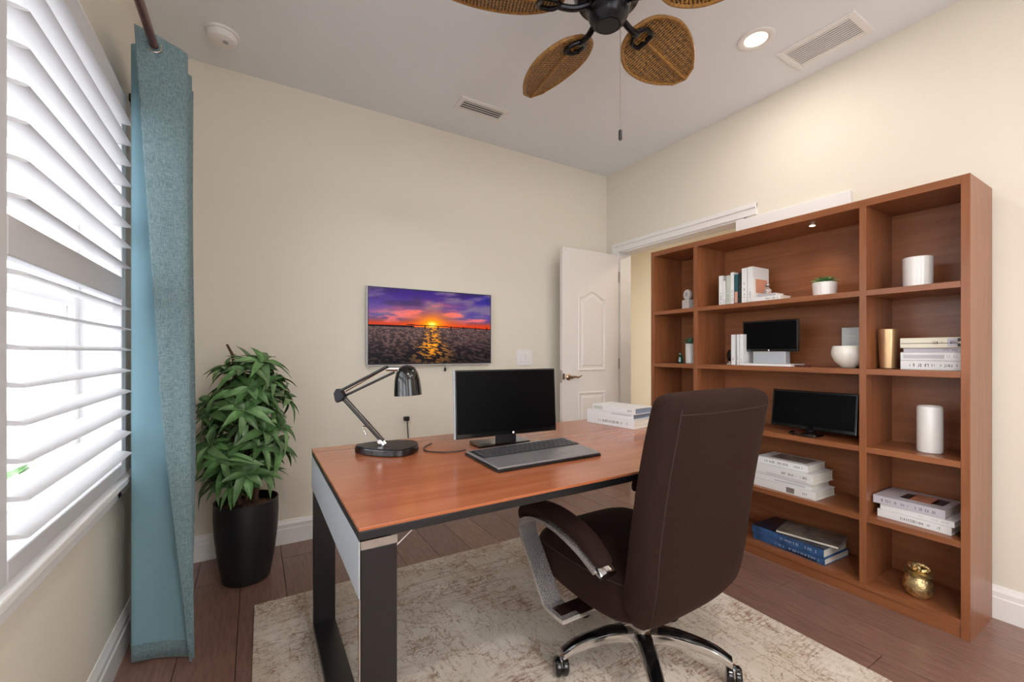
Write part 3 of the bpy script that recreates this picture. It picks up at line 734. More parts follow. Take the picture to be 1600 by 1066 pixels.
st(0, (2.455, 1.318, 1.4326), R(0), [
    ('white book lying flat beside the upright row', .155, .11, .026, 'bookwhite', 'paper', dict(marks=8, seed=30), 0, 0),
    ('small pale book on the flat white one beside the upright row', .10, .09, .014, 'booklilac', 'paper', dict(marks=4, seed=31), .0, 0)])
gl = thing('glass_ornament', 'small clear glass ornament standing on the flat books', 'ornament', (2.50, 1.335, 1.4738))
bm = B(); lathe(bm, [(.012, 0), (.02, .006), (.022, .02), (.012, .034), (.007, .042), (.013, .05), (.012, .052)], 16); obj('body', bm, mat('clear_glass', (235, 225, 220), .05, trans=.8), gl, smooth=True)
bm = B(); lathe(bm, [(.014, 0), (.014, .004), (.004, .01)], 12, Matrix.Translation((0, 0, .052))); obj('lid', bm, M['brushed'], gl, smooth=True)
# middle shelf upright white books
for k, (y, th, hh, lab) in enumerate([(1.527, .024, .183, 'left one of the white upright books beside the small screen'), (1.497, .012, .183, 'thin white upright book between two thicker ones by the small screen'), (1.476, .022, .183, 'white upright book nearest the small screen')]):
    book(lab, (2.48, y, 1.0686), 0, hh, .15, th, 'bookwhite', 'paper', 'upright books on the middle shelf', True, 3, seed=40+k)
book('flat white book lying under the small screen', (2.445, 1.315, 1.0686), 0, .26, .15, .012, 'bookwhite', 'paper', marks=0, seed=45)

# ---------------------------------------------------------------- shelf objects
def pottery(name, label, cat, loc, prof, m, n=36, parts=None, squash=1):
    t = thing(name, label, cat, loc); bm = B(); lathe(bm, prof, n, squash=squash); obj('body', bm, m, t, smooth=True, edge=40); return t
def cup(r0, r1, h, w=.006, lip=.003, bev=.006):
    return [(r0-bev, 0), (r0, bev*.6), (r1, h-lip), (r1-lip, h), (r1-w, h-lip), (r0-w, .012), (.001, .012)]
pottery('vase', 'wide white cylinder vase on the top shelf of the right column', 'vase', (2.53, .700, 1.4322), cup(.050, .0515, .135), M['ceramic'])
pottery('vase', 'tall white cylinder vase on the middle shelf of the right column', 'vase', (2.53, .660, .7082), [(.038, 0), (.042, .004), (.043, .02), (.043, .19), (.041, .2), (.036, .203), (.034, .198), (.03, .05), (.001, .05)], M['ceramic'])
pottery('vase', 'gold brown ribbed vase beside the pale book stack', 'vase', (2.53, .805, 1.0682), cup(.029, .037, .185, lip=.002), M['gold'], 30)
sp = thing('succulent_planter', 'green succulent in a white round pot on the top shelf', 'plant', (2.535, 1.065, 1.4322))
bm = B(); lathe(bm, cup(.050, .055, .074), 32); obj('pot', bm, M['ceramic'], sp, smooth=True)
bm = B(); lathe(bm, [(.001, .060), (.048, .060), (.048, .064), (.001, .066)], 20); obj('soil', bm, M['soil'], sp)
def spiky(parent, c, n, ln, wd, m, rng=random.Random(3), lift=.5):
    for i in range(n):
        a = i*2.399; el = .25+lift*i/n*1.6; l_ = ln*(1-.35*i/n)
        q = Matrix.Translation(c) @ Matrix.Rotation(a, 4, 'Z') @ Matrix.Rotation(-min(el, 1.4), 4, 'Y')
        bm = B(); secs = [((x*l_, 0, .004*sin(x*3)), (0, 1, 0), (0, 0, 1), w_*wd, w_*wd*.35) for x, w_ in ((0, .5), (.3, 1), (.65, .8), (1, .08))]
        loft(bm, [(q @ Vector(c0), q.to_3x3() @ Vector(u), q.to_3x3() @ Vector(v), a_, b_) for c0, u, v, a_, b_ in secs], 6, 2)
        obj('leaf', bm, m, parent, smooth=True)
spiky(sp, Vector((0, 0, .062)), 30, .075, .010, mat('succulent_green', (92, 134, 82), .5, rnd=.3))
jb = pottery('round_vase', 'round white bowl-shaped vase at the right end of the small screen shelf', 'vase', (2.52, .952, 1.0682), [(.026, 0), (.032, .003), (.06, .03), (.073, .06), (.074, .08), (.068, .108), (.064, .108), (.069, .085), (.066, .06), (.04, .02), (.001, .014)], M['cream'])
cf = thing('card_stand', 'pale grey square card frame standing behind the round white vase', 'picture frame', (2.65, .993, 1.0682))
bm = B(); box(bm, -.004, .004, -.036, .04, .0, .205); obj('card', bm, mat('pale_card', (205, 210, 208), .5), cf, bev=.001)
bm = B(); box(bm, -.0045, .0046, -.046, -.0365, .0, .206); obj('dark_edge', bm, M['bookdark'], cf)
bm = B(); box(bm, -.010, -.0042, -.03, .018, .155, .165); obj('label_strip', bm, M['ceramic'], cf, bev=.001)
gj = thing('gold_jar', 'gold mercury glass jar with knotted lid on the lowest right shelf', 'jar', (2.50, .690, .0754))
bm = B(); lathe(bm, [(.030, 0), (.040, .005), (.052, .03), (.052, .055), (.044, .085), (.038, .092), (.034, .09), (.04, .07), (.045, .04), (.001, .02)], 32); obj('body', bm, M['goldjar'], gj, smooth=True)
bm = B(); lathe(bm, [(.045, .093), (.052, .097), (.053, .101), (.045, .105), (.001, .106)], 28); obj('collar', bm, M['goldjar'], gj, smooth=True)
for k in range(3):
    bm = B(); tube(bm, [(.012*cos(k*2.1)+.024*cos(a)*cos(k), .012*sin(k*2.1)+.024*cos(a)*sin(k), .122+.014*sin(a)+.003*k) for a in [2*pi*i/18 for i in range(19)]], .009, 8, cap=False); obj('lid_loop', bm, M['goldjar'], gj, smooth=True)
# left column
ck = thing('round_clock', 'small white round dial ornament on the top left shelf', 'ornament', (2.56, 1.902, 1.4322), R(-15))
bm = B(); box(bm, -.02, .02, -.035, .035, 0, .075); obj('base', bm, M['ceramic'], ck, bev=.003)
bm = B(); lathe(bm, [(.001, -.01), (.034, -.01), (.036, 0), (.034, .01), (.001, .01)], 28, Matrix.Translation((0, 0, .11)) @ Matrix.Rotation(R(90), 4, 'Y')); obj('dial', bm, M['ceramic'], ck, smooth=True)
bm = B(); lathe(bm, [(.012, -.0025), (.016, -.0025), (.016, 0)], 20, Matrix.Translation((-.011, 0, .11)) @ Matrix.Rotation(R(90), 4, 'Y')); obj('dial_ring', bm, M['silver'], ck)
bm = B(); box(bm, -.012, .02, .037, .045, 0, .07); obj('side_plate', bm, M['silver'], ck)
wp = thing('white_planter', 'tall narrow white planter with a green sprig in the left column', 'plant', (2.55, 1.877, 1.0682))
bm = B(); lathe(bm, [(.026, 0), (.029, .004), (.031, .132), (.029, .135), (.026, .13), (.001, .12)], 20); obj('pot', bm, M['ceramic'], wp, smooth=True)
spiky(wp, Vector((0, 0, .13)), 16, .07, .011, M['leaf_blue'], lift=.8)
go = thing('green_bottle', 'tiny green faceted bottle beside the narrow white planter', 'bottle', (2.56, 1.962, 1.0682))
bm = B(); lathe(bm, [(.016, 0), (.02, .01), (.017, .04), (.008, .055)], 8); obj('body', bm, M['greenglass'], go)
bm = B(); lathe(bm, [(.008, .0551), (.011, .06), (.011, .068), (.004, .074)], 8); obj('stopper', bm, M['greenglass'], go)
lp = thing('leafy_planter', 'low white planter with pale leaves in the left column, behind the chair', 'plant', (2.55, 1.875, .7082))
bm = B(); lathe(bm, cup(.032, .038, .13), 20); obj('pot', bm, M['ceramic'], lp, smooth=True)
bm = B(); lathe(bm, [(.001, .112), (.032, .112), (.032, .116), (.001, .118)], 16); obj('soil', bm, M['soil'], lp)
spiky(lp, Vector((0, 0, .115)), 16, .07, .012, M['leaf_blue'], lift=.8)
# small dark oval ornament
ov = thing('oval_ornament', 'small black and silver oval ornament at the left of the white books', 'ornament', (2.56, 1.60, 1.0682), R(-20))
bm = B(); lathe(bm, [(.014, 0), (.014, .006), (.005, .01), (.005, .02)], 16); obj('foot', bm, M['ceramic'], ov, smooth=True)
bm = B(); lathe(bm, [(.001, -.008), (.02, -.006), (.026, 0), (.02, .006), (.001, .008)], 24, Matrix.Translation((0, 0, .056)) @ Matrix.Diagonal((1, 1, 1.4, 1)) @ Matrix.Rotation(R(90), 4, 'Y')); obj('disc', bm, M['blackgloss'], ov, smooth=True)

def screen(name, label, cat, loc, rz, w, h, depth=.022, lean=0, stand=None, logo=True, bez=.008):
    t = thing(name, label, cat, loc, rz)      # local: screen faces -x; width along y; z0 = loc
    q = Matrix.Rotation(lean, 4, 'Y')
    z0 = stand
    bm = B(); box(bm, 0, depth, -w/2, w/2, z0, z0+h, mtx=q); obj('housing', bm, M['blackgloss'], t, bev=.003)
    bm = B(); box(bm, -.0008, -.0001, -w/2+bez, w/2-bez, z0+bez*1.8, z0+h-bez, mtx=q); obj('display', bm, M['screen'], t)
    if logo:
        bm = B(); lathe(bm, [(.0045, 0), (.0045, .0006)], 16, q @ Matrix.Translation((-.0001, 0, z0+bez*.9)) @ Matrix.Rotation(R(-90), 4, 'Y')); obj('emblem', bm, M['ceramic'], t)
    return t
# small screen with box shaped foot
s1 = screen('small_monitor', 'small black screen on a silver box foot, middle shelf', 'monitor', (2.515, 1.336, 1.0812), 0, .305, .178, stand=.068)
bm = B(); box(bm, .0, .05, -.09, .09, .0, .0675); obj('foot_box', bm, M['silver'], s1, bev=.002)
bm = B(); box(bm, .02, .04, -.03, .03, .0676, .09); obj('neck', bm, M['black'], s1)
rm = tag(bxo('remote', M['rod'], None, -.012, .012, -.04, .04, 0, .008, bev=.003), 'small brown remote lying right of the silver screen foot', 'remote'); rm.location = (2.50, 1.158, 1.0684)
s2 = screen('wide_monitor', 'wide glossy black screen leaning on the shelf right of the chair back', 'monitor', (2.515, 1.125, .7084), R(0), .405, .205, stand=.026, lean=R(8), bez=.01, logo=False)
bm = B(); tube(bm, spline([(.0, -.06, .006), (-.06, -.05, .006), (-.075, 0, .006), (-.06, .07, .006), (0, .08, .006)], 6), .006, 8); box(bm, -.06, .03, -.02, .02, .0, .01); box(bm, 0, .02, -.018, .018, .01, .05); obj('stand_foot', bm, M['blackgloss'], s2)
bm = B(); lathe(bm, [(.016, 0), (.018, .006), (.01, .012), (.001, .013)], 20, Matrix.Translation((-.062, -.035, .012))); obj('knob', bm, M['blackgloss'], s2, smooth=True)

# ---------------------------------------------------------------- desk objects
mn = screen('desktop_monitor', 'black desktop monitor standing behind the keyboard on the desk', 'monitor', (.888, 1.545, ZD+.0006), R(59), 1, 1, stand=0) if False else None
mt = thing('desktop_monitor', 'large black monitor standing behind the keyboard on the desk', 'monitor', (.905, 1.525, ZD+.0006), R(-4))
# local: faces -y ; width along x
MWd, MHt, z0 = .465, .272, .052
q = Matrix.Rotation(R(-3), 4, 'X')
bm = B(); box(bm, -MWd/2, MWd/2, 0, .02, z0, z0+MHt, mtx=q); obj('housing', bm, M['blackgloss'], mt, bev=.003)
bm = B(); box(bm, -MWd/2-.003, -MWd/2, .001, .018, z0, z0+MHt, mtx=q); obj('silver_side', bm, M['silver'], mt, bev=.001)
bm = B(); box(bm, -MWd/2+.006, MWd/2-.006, -.0008, -.0001, z0+.018, z0+MHt-.006, mtx=q); obj('display', bm, M['screen'], mt)
bm = B(); lathe(bm, [(.0048, 0), (.0048, .0008)], 18, q @ Matrix.Translation((.02, -.0001, z0+.009)) @ Matrix.Rotation(R(90), 4, 'X')); obj('emblem', bm, M['ceramic'], mt)
bm = B(); box(bm, -.045, .045, .025, .045, .012, z0+.10); obj('neck', bm, M['black'], mt, bev=.002)
bm = B(); box(bm, -.12, .12, .035, .15, 0, .012); obj('stand_foot', bm, M['blackgloss'], mt, bev=.004)
# keyboard slab with palm rest
kb = thing('keyboard', 'silver keyboard deck with palm rest and trackpad in front of the monitor', 'keyboard', (.915, 1.375, ZD+.0006), R(0))
poly = [(-.225, .125), (-.235, -.155), (.215, -.155), (.27, .15)]
bm = B(); prism(bm, poly, 0, .009); obj('base', bm, M['black'], kb, bev=.002)
bm = B(); prism(bm, [(x*.985, y*.985) for x, y in poly], .0092, .016); dkk = obj('deck', bm, M['deckgrey'], kb, bev=.003)
bm = B(); prism(bm, [(-.213, .108), (-.215, -.015), (.235, -.005), (.252, .13)], .0162, .0166); obj('key_bed', bm, M['black'], kb)
k0 = None
for r_i in range(6):
    for c_i in range(19):
        fx = (c_i+.5+(r_i % 2)*.25)/19.6; x = -.212+fx*.455+ (r_i*.0008); y = -.004+r_i*.0195 + fx*.010
        if y > .12: continue
        if k0 is None:
            bm = B(); box(bm, -.0098, .0098, -.008, .008, 0, .003); k0 = obj('key', bm, M['key'], kb, bev=.001); o = k0
        else: o = k0.copy(); COL.objects.link(o)
        o.location = (x, y, .0168)
bm = B(); box(bm, .0, .085, -.10, -.045, .0161, .0168); obj('trackpad', bm, mat('trackpad_grey', (132, 130, 132), .3, metal=.3), kb, bev=.001)
bm = B(); box(bm, .0, .085, -.112, -.103, .0161, .0172); box(bm, .088, .13, -.10, -.03, .0161, .0164); obj('trackpad_button', bm, M['deckgrey'], kb, bev=.001)
# power lead
bm = B(); tube(bm, spline([(.655, 1.76, ZD+.003), (.60, 1.70, ZD+.003), (.585, 1.63, ZD+.003), (.64, 1.575, ZD+.003), (.70, 1.565, ZD+.003), (.727, 1.57, ZD+.003)], 8), .0024, 8)
tag(obj('power_lead', bm, M['black'], smooth=True), 'thin black lead curving over the desk left of the monitor', 'cable')

# desk lamp: laid out in its own vertical plane
lm = thing('desk_lamp', 'black swing-arm desk lamp with dome shade, left on the desk', 'lamp', (.455, 1.695, ZD+.0006), R(-31))
ol = [(.123*cos(a)*(1-.12*cos(a+.6)), .088*sin(a)*(1+.28*cos(a-.3))) for a in [2*pi*i/36 for i in range(36)]]
bm = B(); prism(bm, ol, 0, .026); a_ = obj('base', bm, M['blackgloss'], lm, bev=.004)
bm = B(); prism(bm, [(x*.97, y*.97) for x, y in ol], .0262, .030); obj('base_plate', bm, M['black'], lm, bev=.002)
bm = B(); box(bm, -.012, .006, -.034, -.026, .0302, .034); obj('power_button', bm, M['blackgloss'], lm)
J0, J1, J2 = Vector((-.032, 0, .045)), Vector((-.192, 0, .222)), Vector((.018, 0, .318))
bm = B(); tube(bm, [(-.02, -.012, .0301), J0+Vector((0, -.012, 0))], .008, 10); tube(bm, [(-.02, .012, .0301), J0+Vector((0, .012, 0))], .008, 10); tube(bm, [J0+Vector((0, -.02, 0)), J0+Vector((0, .02, 0))], .009, 12); obj('base_joint', bm, M['chrome'], lm, smooth=True)
bm = B(); tube(bm, [J0, J1], .0065, 10); obj('lower_arm', bm, M['black'], lm, smooth=True)
bm = B(); tube(bm, [J0+Vector((.012, 0, .004)), J1+Vector((.012, 0, .004))], .003, 8); obj('lower_rod', bm, M['blackgloss'], lm, smooth=True)
bm = B()
prism(bm, [(-.215, .235), (-.205, .252), (-.185, .247), (-.17, .218), (-.182, .203), (-.203, .196), (-.21, .205)], -.016, .016, MX); obj('elbow', bm, M['bronze'], lm, bev=.004)
bm = B(); tube(bm, [J1+Vector((.0, -.012, .02)), J2+Vector((-.02, -.012, .022))], .0055, 10); obj('upper_arm', bm, M['black'], lm, smooth=True)
bm = B(); tube(bm, [J1+Vector((.0, .010, -.006)), J2+Vector((-.0, .010, -.002))], .005, 10); obj('upper_arm', bm, M['black'], lm, smooth=True)
bm = B(); tube(bm, [J1+Vector((.02, 0, .018)), J2+Vector((-.03, 0, .014))], .0022, 8); obj('spring_rod', bm, M['chrome'], lm, smooth=True)
bm = B(); tube(bm, [J2+Vector((-.03, 0, .012)), J2+Vector((.03, 0, .012))], [.009, .011], 14); obj('shade_joint', bm, M['chrome'], lm, smooth=True)
q = Matrix.Translation((.074, 0, .226)) @ Matrix.Rotation(R(-3), 4, 'Y')
bm = B(); lathe(bm, [(.054, 0), (.052, .03), (.049, .06), (.043, .085), (.033, .105), (.018, .117), (.001, .12), (.001, .117), (.03, .101), (.046, .06), (.051, .003)], 36, q, cap=False); obj('shade', bm, M['blackgloss'], lm, smooth=True, edge=60)
bm = B(); lathe(bm, [(.0505, .004), (.046, .055), (.03, .085), (.001, .09)], 32, q, cap=False); obj('reflector', bm, mat('gold_reflector', (226, 196, 150), .35, metal=.5), lm, smooth=True)
bm = B(); lathe(bm, [(.001, .02), (.016, .026), (.02, .04), (.012, .06), (.008, .075)], 18, q, cap=False); obj('bulb', bm, mat('warm_bulb', (255, 225, 170), .4, emit=5), lm, smooth=True)
bm = B(); tube(bm, spline([(-.08, .004, .098), (-.11, .02, .10), (-.108, .02, .085), (-.10, .02, .068), (-.098, .02, .055)], 4), .0028, 8); obj('adjusting_lever', bm, M['chrome'], lm, smooth=True)

# ---------------------------------------------------------------- television with its picture
tv = thing('television', 'wall television showing an orange sunset over water and a bridge', 'television', (1.077, D, 1.062))
TW, TH = .905, .513
bm = B(); box(bm, -TW/2, TW/2, -.045, -.028, 0, TH); obj('housing', bm, M['black'], tv, bev=.002)
bm = B(); f_ = .004
for a in ((-TW/2-f_, -TW/2, 0, TH), (TW/2, TW/2+f_, 0, TH), (-TW/2-f_, TW/2+f_, -f_, 0), (-TW/2-f_, TW/2+f_, TH, TH+f_)): box(bm, a[0], a[1], -.047, -.02, a[2], a[3])
obj('silver_edge', bm, mat('light_silver_edge', (206, 208, 216), .35, metal=.2), tv)
bm = B(); box(bm, -.2, .2, -.0278, 0, .1, .4); obj('wall_mount', bm, M['black'], tv)
bm = B(); tube(bm, [(.085, -.04, -.004), (.085, -.04, -.022)], .0015, 6); tube(bm, [(.085, -.04, -.022), (.085, -.04, -.034), (.085, -.04, -.054)], [.002, .009, .006], 10); obj('hanging_sensor', bm, M['black'], tv, smooth=True)
NX, NY = 300, 168
import numpy as np
def vnoise(x, y, seed):
    rs = np.random.RandomState(seed); g = rs.rand(64, 64)
    xi = np.floor(x).astype(int); yi = np.floor(y).astype(int); fx = x-xi; fy = y-yi
    fx = fx*fx*(3-2*fx); fy = fy*fy*(3-2*fy)
    s = lambda a, b: g[a % 64, b % 64]
    return (s(xi, yi)*(1-fx)+s(xi+1, yi)*fx)*(1-fy)+(s(xi, yi+1)*(1-fx)+s(xi+1, yi+1)*fx)*fy
def fbm(x, y, seed, o=5):
    r = 0; a = .5
    for k in range(o): r = r+a*vnoise(x*2**k, y*2**k, seed+k); a *= .5
    return r
U_, V_ = np.meshgrid(np.linspace(0, 1, NX+1), np.linspace(0, 1, NY+1)); V_ = 1-V_   # V_=0 at top
def lerp(a, b, t): return np.array(a)[None, None]*(1-t[..., None])+np.array(b)[None, None]*t[..., None]
ss_ = lambda v, a, b: np.clip((v-a)/(b-a), 0, 1)**2*(3-2*np.clip((v-a)/(b-a), 0, 1))
hz = .50; sx_, sy_ = .485, .465
skyc = lerp((.20, .12, .42), (.33, .26, .50), ss_(V_, 0, .3))
skyc = skyc*(1-ss_(V_, .3, .45)[..., None])+lerp((.30, .28, .42), (.78, .22, .08), ss_(V_, .36, .5))*ss_(V_, .3, .45)[..., None]
blu = ss_(U_, .72, 1)*(1-ss_(V_, .3, .45)); skyc = skyc*(1-.6*blu[..., None])+np.array((.13, .14, .52))*.6*blu[..., None]
cl = ss_(fbm(U_*5+V_*3, V_*9, 3), .42, .68)*(1-ss_(V_, .3, .42)); skyc = skyc*(1-.75*cl[..., None])+np.array((.47, .40, .47))*.75*cl[..., None]
dk_ = ss_(fbm(U_*4, V_*8+3, 11), .5, .68)*(1-ss_(V_, .2, .4)); skyc = skyc*(1-.5*dk_[..., None])+np.array((.17, .15, .25))*.5*dk_[..., None]
ds = np.sqrt(((U_-sx_)*1.25)**2+((V_-sy_)*1.15)**2)
w1 = ss_(fbm(U_*6+2, V_*16, 21), .45, .62)*np.exp(-((V_-.25-.35*np.abs(U_-.5))/.10)**2); skyc = skyc*(1-.8*w1[..., None])+np.array((.92, .42, .40))*.8*w1[..., None]
g1 = np.exp(-(ds/.22)**2); skyc = skyc*(1-.85*g1[..., None])+np.array((.95, .40, .08))*.85*g1[..., None]
g2 = np.exp(-(ds/.10)**2); skyc = skyc*(1-g2[..., None])+np.array((1., .62, .04))*g2[..., None]
g3 = np.exp(-(ds/.035)**2); skyc = skyc*(1-g3[..., None])+np.array((1.3, 1.1, .5))*g3[..., None]
wt = fbm(U_*46/(.5+1.6*np.clip(V_-hz, 0, 1)), 62*np.sqrt(np.clip(V_-hz, 0, 1)+.004), 40, 4)
wk = ss_(wt, .42, .62); dp = ss_(V_, hz, 1.0)
wat = lerp((.24, .19, .20), (.07, .06, .08), dp)+wk[..., None]*lerp((.26, .19, .15), (.16, .12, .09), dp)*.8
rf = np.exp(-((U_-sx_)/(.045+.10*dp))**2)*wk*(1-.75*ss_(V_, .75, 1)); wat = wat*(1-rf[..., None])+np.array((1.0, .60, .10))*rf[..., None]
low = (V_ > hz)[..., None]; pic = np.where(low, wat, skyc)
bl = np.abs(V_-(hz-.022+.06*np.clip(U_-.45, 0, 1)+.03*np.clip(.4-U_, 0, 1)*-1)) < .006
bl &= (U_ > .28); pic[bl] = (.16, .04, .06)
pr = (U_ > .28) & ((np.abs((U_-.315) % .108-.0) < .008)) & (V_ > hz-.02) & (V_ < hz+.03); pic[pr] = (.14, .05, .07)
ld = (V_ > hz-.012) & (V_ < hz+.008) & (U_ < .34); pic[ld] = (.07, .02, .05)
pic = np.clip(pic, 0, 1.0)**2.2
vs = [(-TW/2+.006+(TW-.012)*i/NX, -.0462, .008+(TH-.014)*j/NY) for j in range(NY+1) for i in range(NX+1)]
fs = [(j*(NX+1)+i, j*(NX+1)+i+1, (j+1)*(NX+1)+i+1, (j+1)*(NX+1)+i) for j in range(NY) for i in range(NX)]
me = bpy.data.meshes.new('display'); me.from_pydata(vs, [], fs); at = me.color_attributes.new('Col', 'FLOAT_COLOR', 'POINT')
at.data.foreach_set('color', np.concatenate([pic.reshape(-1, 3), np.ones((pic.size//3, 1))], 1).ravel().astype(np.float32)); me.materials.append(M['picture'])
dsp = bpy.data.objects.new('display', me); COL.objects.link(dsp); dsp.parent = tv
# wall plates
sw = thing('light_switch', 'white two-gang light switch plate on the back wall by the door', 'switch', (1.857, D, 1.10))
bm = B(); box(bm, -.075, .075, -.007, 0, -.063, .063); obj('plate', bm, M['white'], sw, bev=.002)
for x in (-.03, .03):
    bm = B(); box(bm, x-.018, x+.018, -.012, -.0071, -.034, .034); obj('rocker', bm, M['white'], sw, bev=.002)
pg = thing('power_plug', 'black power plug with hanging cord on the wall behind the desk', 'plug', (.89, D, .69))
bm = B(); box(bm, -.018, .018, -.03, -.0, -.014, .014); obj('plug_body', bm, M['black'], pg, bev=.003)
bm = B(); tube(bm, spline([(.004, -.02, -.012), (.006, -.022, -.06), (.01, -.025, -.16), (0, -.03, -.4), (.01, -.03, -.672), (.06, -.04, -.684)], 4), .004, 8); obj('cord', bm, M['black'], pg, smooth=True)

# ---------------------------------------------------------------- curtain and rod
def catm(pts, n): return spline([(a, b, 0) for a, b in pts], n)
NZ = 60; ZT, ZB = 2.275, .012
verts = []; ncol = None
for k in range(NZ+1):
    s = k/NZ; z = ZT+(ZB-ZT)*s
    xe = -.355+(.062*(s/.5) if s < .5 else .062+.098*((s-.5)/.5)**1.3)
    sw_ = .5+.5*s; wob = .012*sin(6*s+1)*s
    pts = [(xe, 1.925+.02*s), ((xe-.21)/2-.005+wob*.4, 1.935+.02*s), (-.212+.016*s, 1.975), (-.30, 2.025+.01*s), (-.385, 2.055), (-.30, 2.085), (-.215+wob, 2.12), (-.30, 2.15), (-.388, 2.18), (-.30, 2.21), (-.222-wob, 2.245), (-.29, 2.285), (-.34+.07*s, 2.31)]
    row_ = catm(pts, 7)
    if ncol is None: ncol = len(row_)
    zt_off = (lambda x: 0)
    for j, p in enumerate(row_):
        zz = z
        if k == 0: zz = z-.03*abs(p.x+.36)/.15
        verts.append((p.x, p.y, zz))
faces = [(k*ncol+j, (k+1)*ncol+j, (k+1)*ncol+j+1, k*ncol+j+1) for k in range(NZ) for j in range(ncol-1)]
ct = thing('curtain', 'long blue-green curtain panel hanging beside the shuttered window', 'curtain', (0, 0, 0))
me = bpy.data.meshes.new('fabric'); me.from_pydata(verts, [], faces); me.materials.append(M['linen']); me.materials.append(M['lining'])
cu = bpy.data.objects.new('fabric', me); COL.objects.link(cu); cu.parent = ct; me.polygons.foreach_set('use_smooth', [True]*len(me.polygons))
so = cu.modifiers.new('s', 'SOLIDIFY'); so.thickness = .0025; so.offset = -1; so.material_offset = 1; so.use_rim = True
for k, y in enumerate((1.936, 2.025, 2.085, 2.15, 2.21)):
    bm = B(); tube(bm, [(-.303+.021*cos(a), y+(.006*sin(a) if k == 0 else 0), 2.222+.024*sin(a)) for a in [2*pi*i/24 for i in range(25)]], .0035, 8, cap=False)
    obj('grommet', bm, M['brushed'], ct, smooth=True)
rd = thing('curtain_rod', 'dark red curtain rod running through the curtain rings', 'curtain rod', (-.303, 0, 2.222))
bm = B(); tube(bm, [(0, -.1, 0), (0, 2.36, 0)], .0135, 16); obj('pole', bm, M['rod'], rd, smooth=True)
bm = B(); lathe(bm, [(.0135, 0), (.022, .008), (.022, .03), (.012, .04)], 16, Matrix.Translation((0, 2.36, 0)) @ Matrix.Rotation(R(-90), 4, 'X')); obj('finial', bm, M['rod'], rd, smooth=True)
for y in (2.32, .0):
    bm = B(); tube(bm, [(0, y, -.02), (-.05, y, -.03), (XL+.303, y, -.035)], .006, 8); lathe(bm, [(.024, 0), (.024, .006)], 16, Matrix.Translation((XL+.303, y, -.035)) @ Matrix.Rotation(R(90), 4, 'Y')); obj('bracket', bm, M['black'], rd)

# ---------------------------------------------------------------- potted plant
pp_ = thing('potted_plant', 'bushy green leafy plant in a tall black oval pot', 'plant', (-.035, 2.555, 0))
bm = B(); lathe(bm, [(.095, 0), (.105, .008), (.125, .12), (.138, .24), (.143, .33), (.142, .40), (.139, .403), (.134, .398), (.132, .36), (.001, .36)], 48); obj('pot', bm, M['pot'], pp_, smooth=True)
bm = B(); lathe(bm, [(.001, .375), (.08, .372), (.131, .362)], 40, cap=False)
for v in bm.verts: v.co.z += random.uniform(-.004, .006)
obj('soil', bm, M['soil'], pp_, smooth=True)
canes = [(-.03, .01, .98, -.05), (.035, -.01, .88, .06), (.0, .04, 1.02, .02), (.02, .03, .7, -.05)]
for (x, y, zt_, lean) in canes:
    bm = B(); tube(bm, spline([(x, y, .365), (x+lean*.3, y, .55), (x+lean*.6, y*.5, .75), (x+lean, y*.4, zt_)], 4), [.013]*5+[.01]*5+[.008]*3, 10); obj('stem', bm, M['stem'], pp_, smooth=True)
bm = B(); tube(bm, [(-.05, .02, 1.0), (-.06, .02, 1.13), (-.085, .02, 1.185)], [.006, .007, .005], 8); obj('cut_stem', bm, M['stem'], pp_, smooth=True)
def leaf_mesh(L_, w, droop, fold=.22, n=7):
    bm = B(); rows = []
    for i in range(n+1):
        t = i/n; x = L_*(t-.12*droop*t*t); z = -droop*L_*.75*t*t+.12*L_*t; ww = w*(sin(pi*min(1, t**.8))**.8 if 0 < t < 1 else .03)
        rows.append([bm.verts.new((x, s*ww/2, z+abs(s)*ww*fold)) for s in (-1, -.5, 0, .5, 1)])
    for a, b in zip(rows, rows[1:]):
        for k in range(4): bm.faces.new((a[k], a[k+1], b[k+1], b[k]))
    return bm
meshes = []
for (L_, w, d) in ((.13, .040, .6), (.145, .043, 1.0), (.12, .046, .4), (.135, .042, 1.3), (.11, .040, .85)):
    bm = leaf_mesh(L_, w, d); me = bpy.data.meshes.new('leaf'); bm.to_mesh(me); bm.free(); me.materials.append(M['leaf']); me.polygons.foreach_set('use_smooth', [True]*len(me.polygons)); meshes.append(me)
    if L_ in (.12, .135): me.materials[0] = M['leaf_blue2']
rp = random.Random(5); rosettes = []
tries = 0
while len(rosettes) < 62 and tries < 4000:
    tries += 1
    z = rp.uniform(.50, 1.09); a = rp.uniform(0, 2*pi)
    rmax = .165*(1-.35*max(0, (z-.9)/.2)) * (1 if z > .55 else .8)
    r0 = rmax*rp.uniform(.45, 1) if z < 1.0 else rmax*rp.uniform(0, 1)
    p = Vector((r0*cos(a), r0*sin(a), z))
    if z < .58 and p.x > .08 and rp.random() < .5: continue
    if all((p-q).length > .062 for q in rosettes): rosettes.append(p)
camv = Vector((.035, -2.555, .6)).normalized()
leaves = []
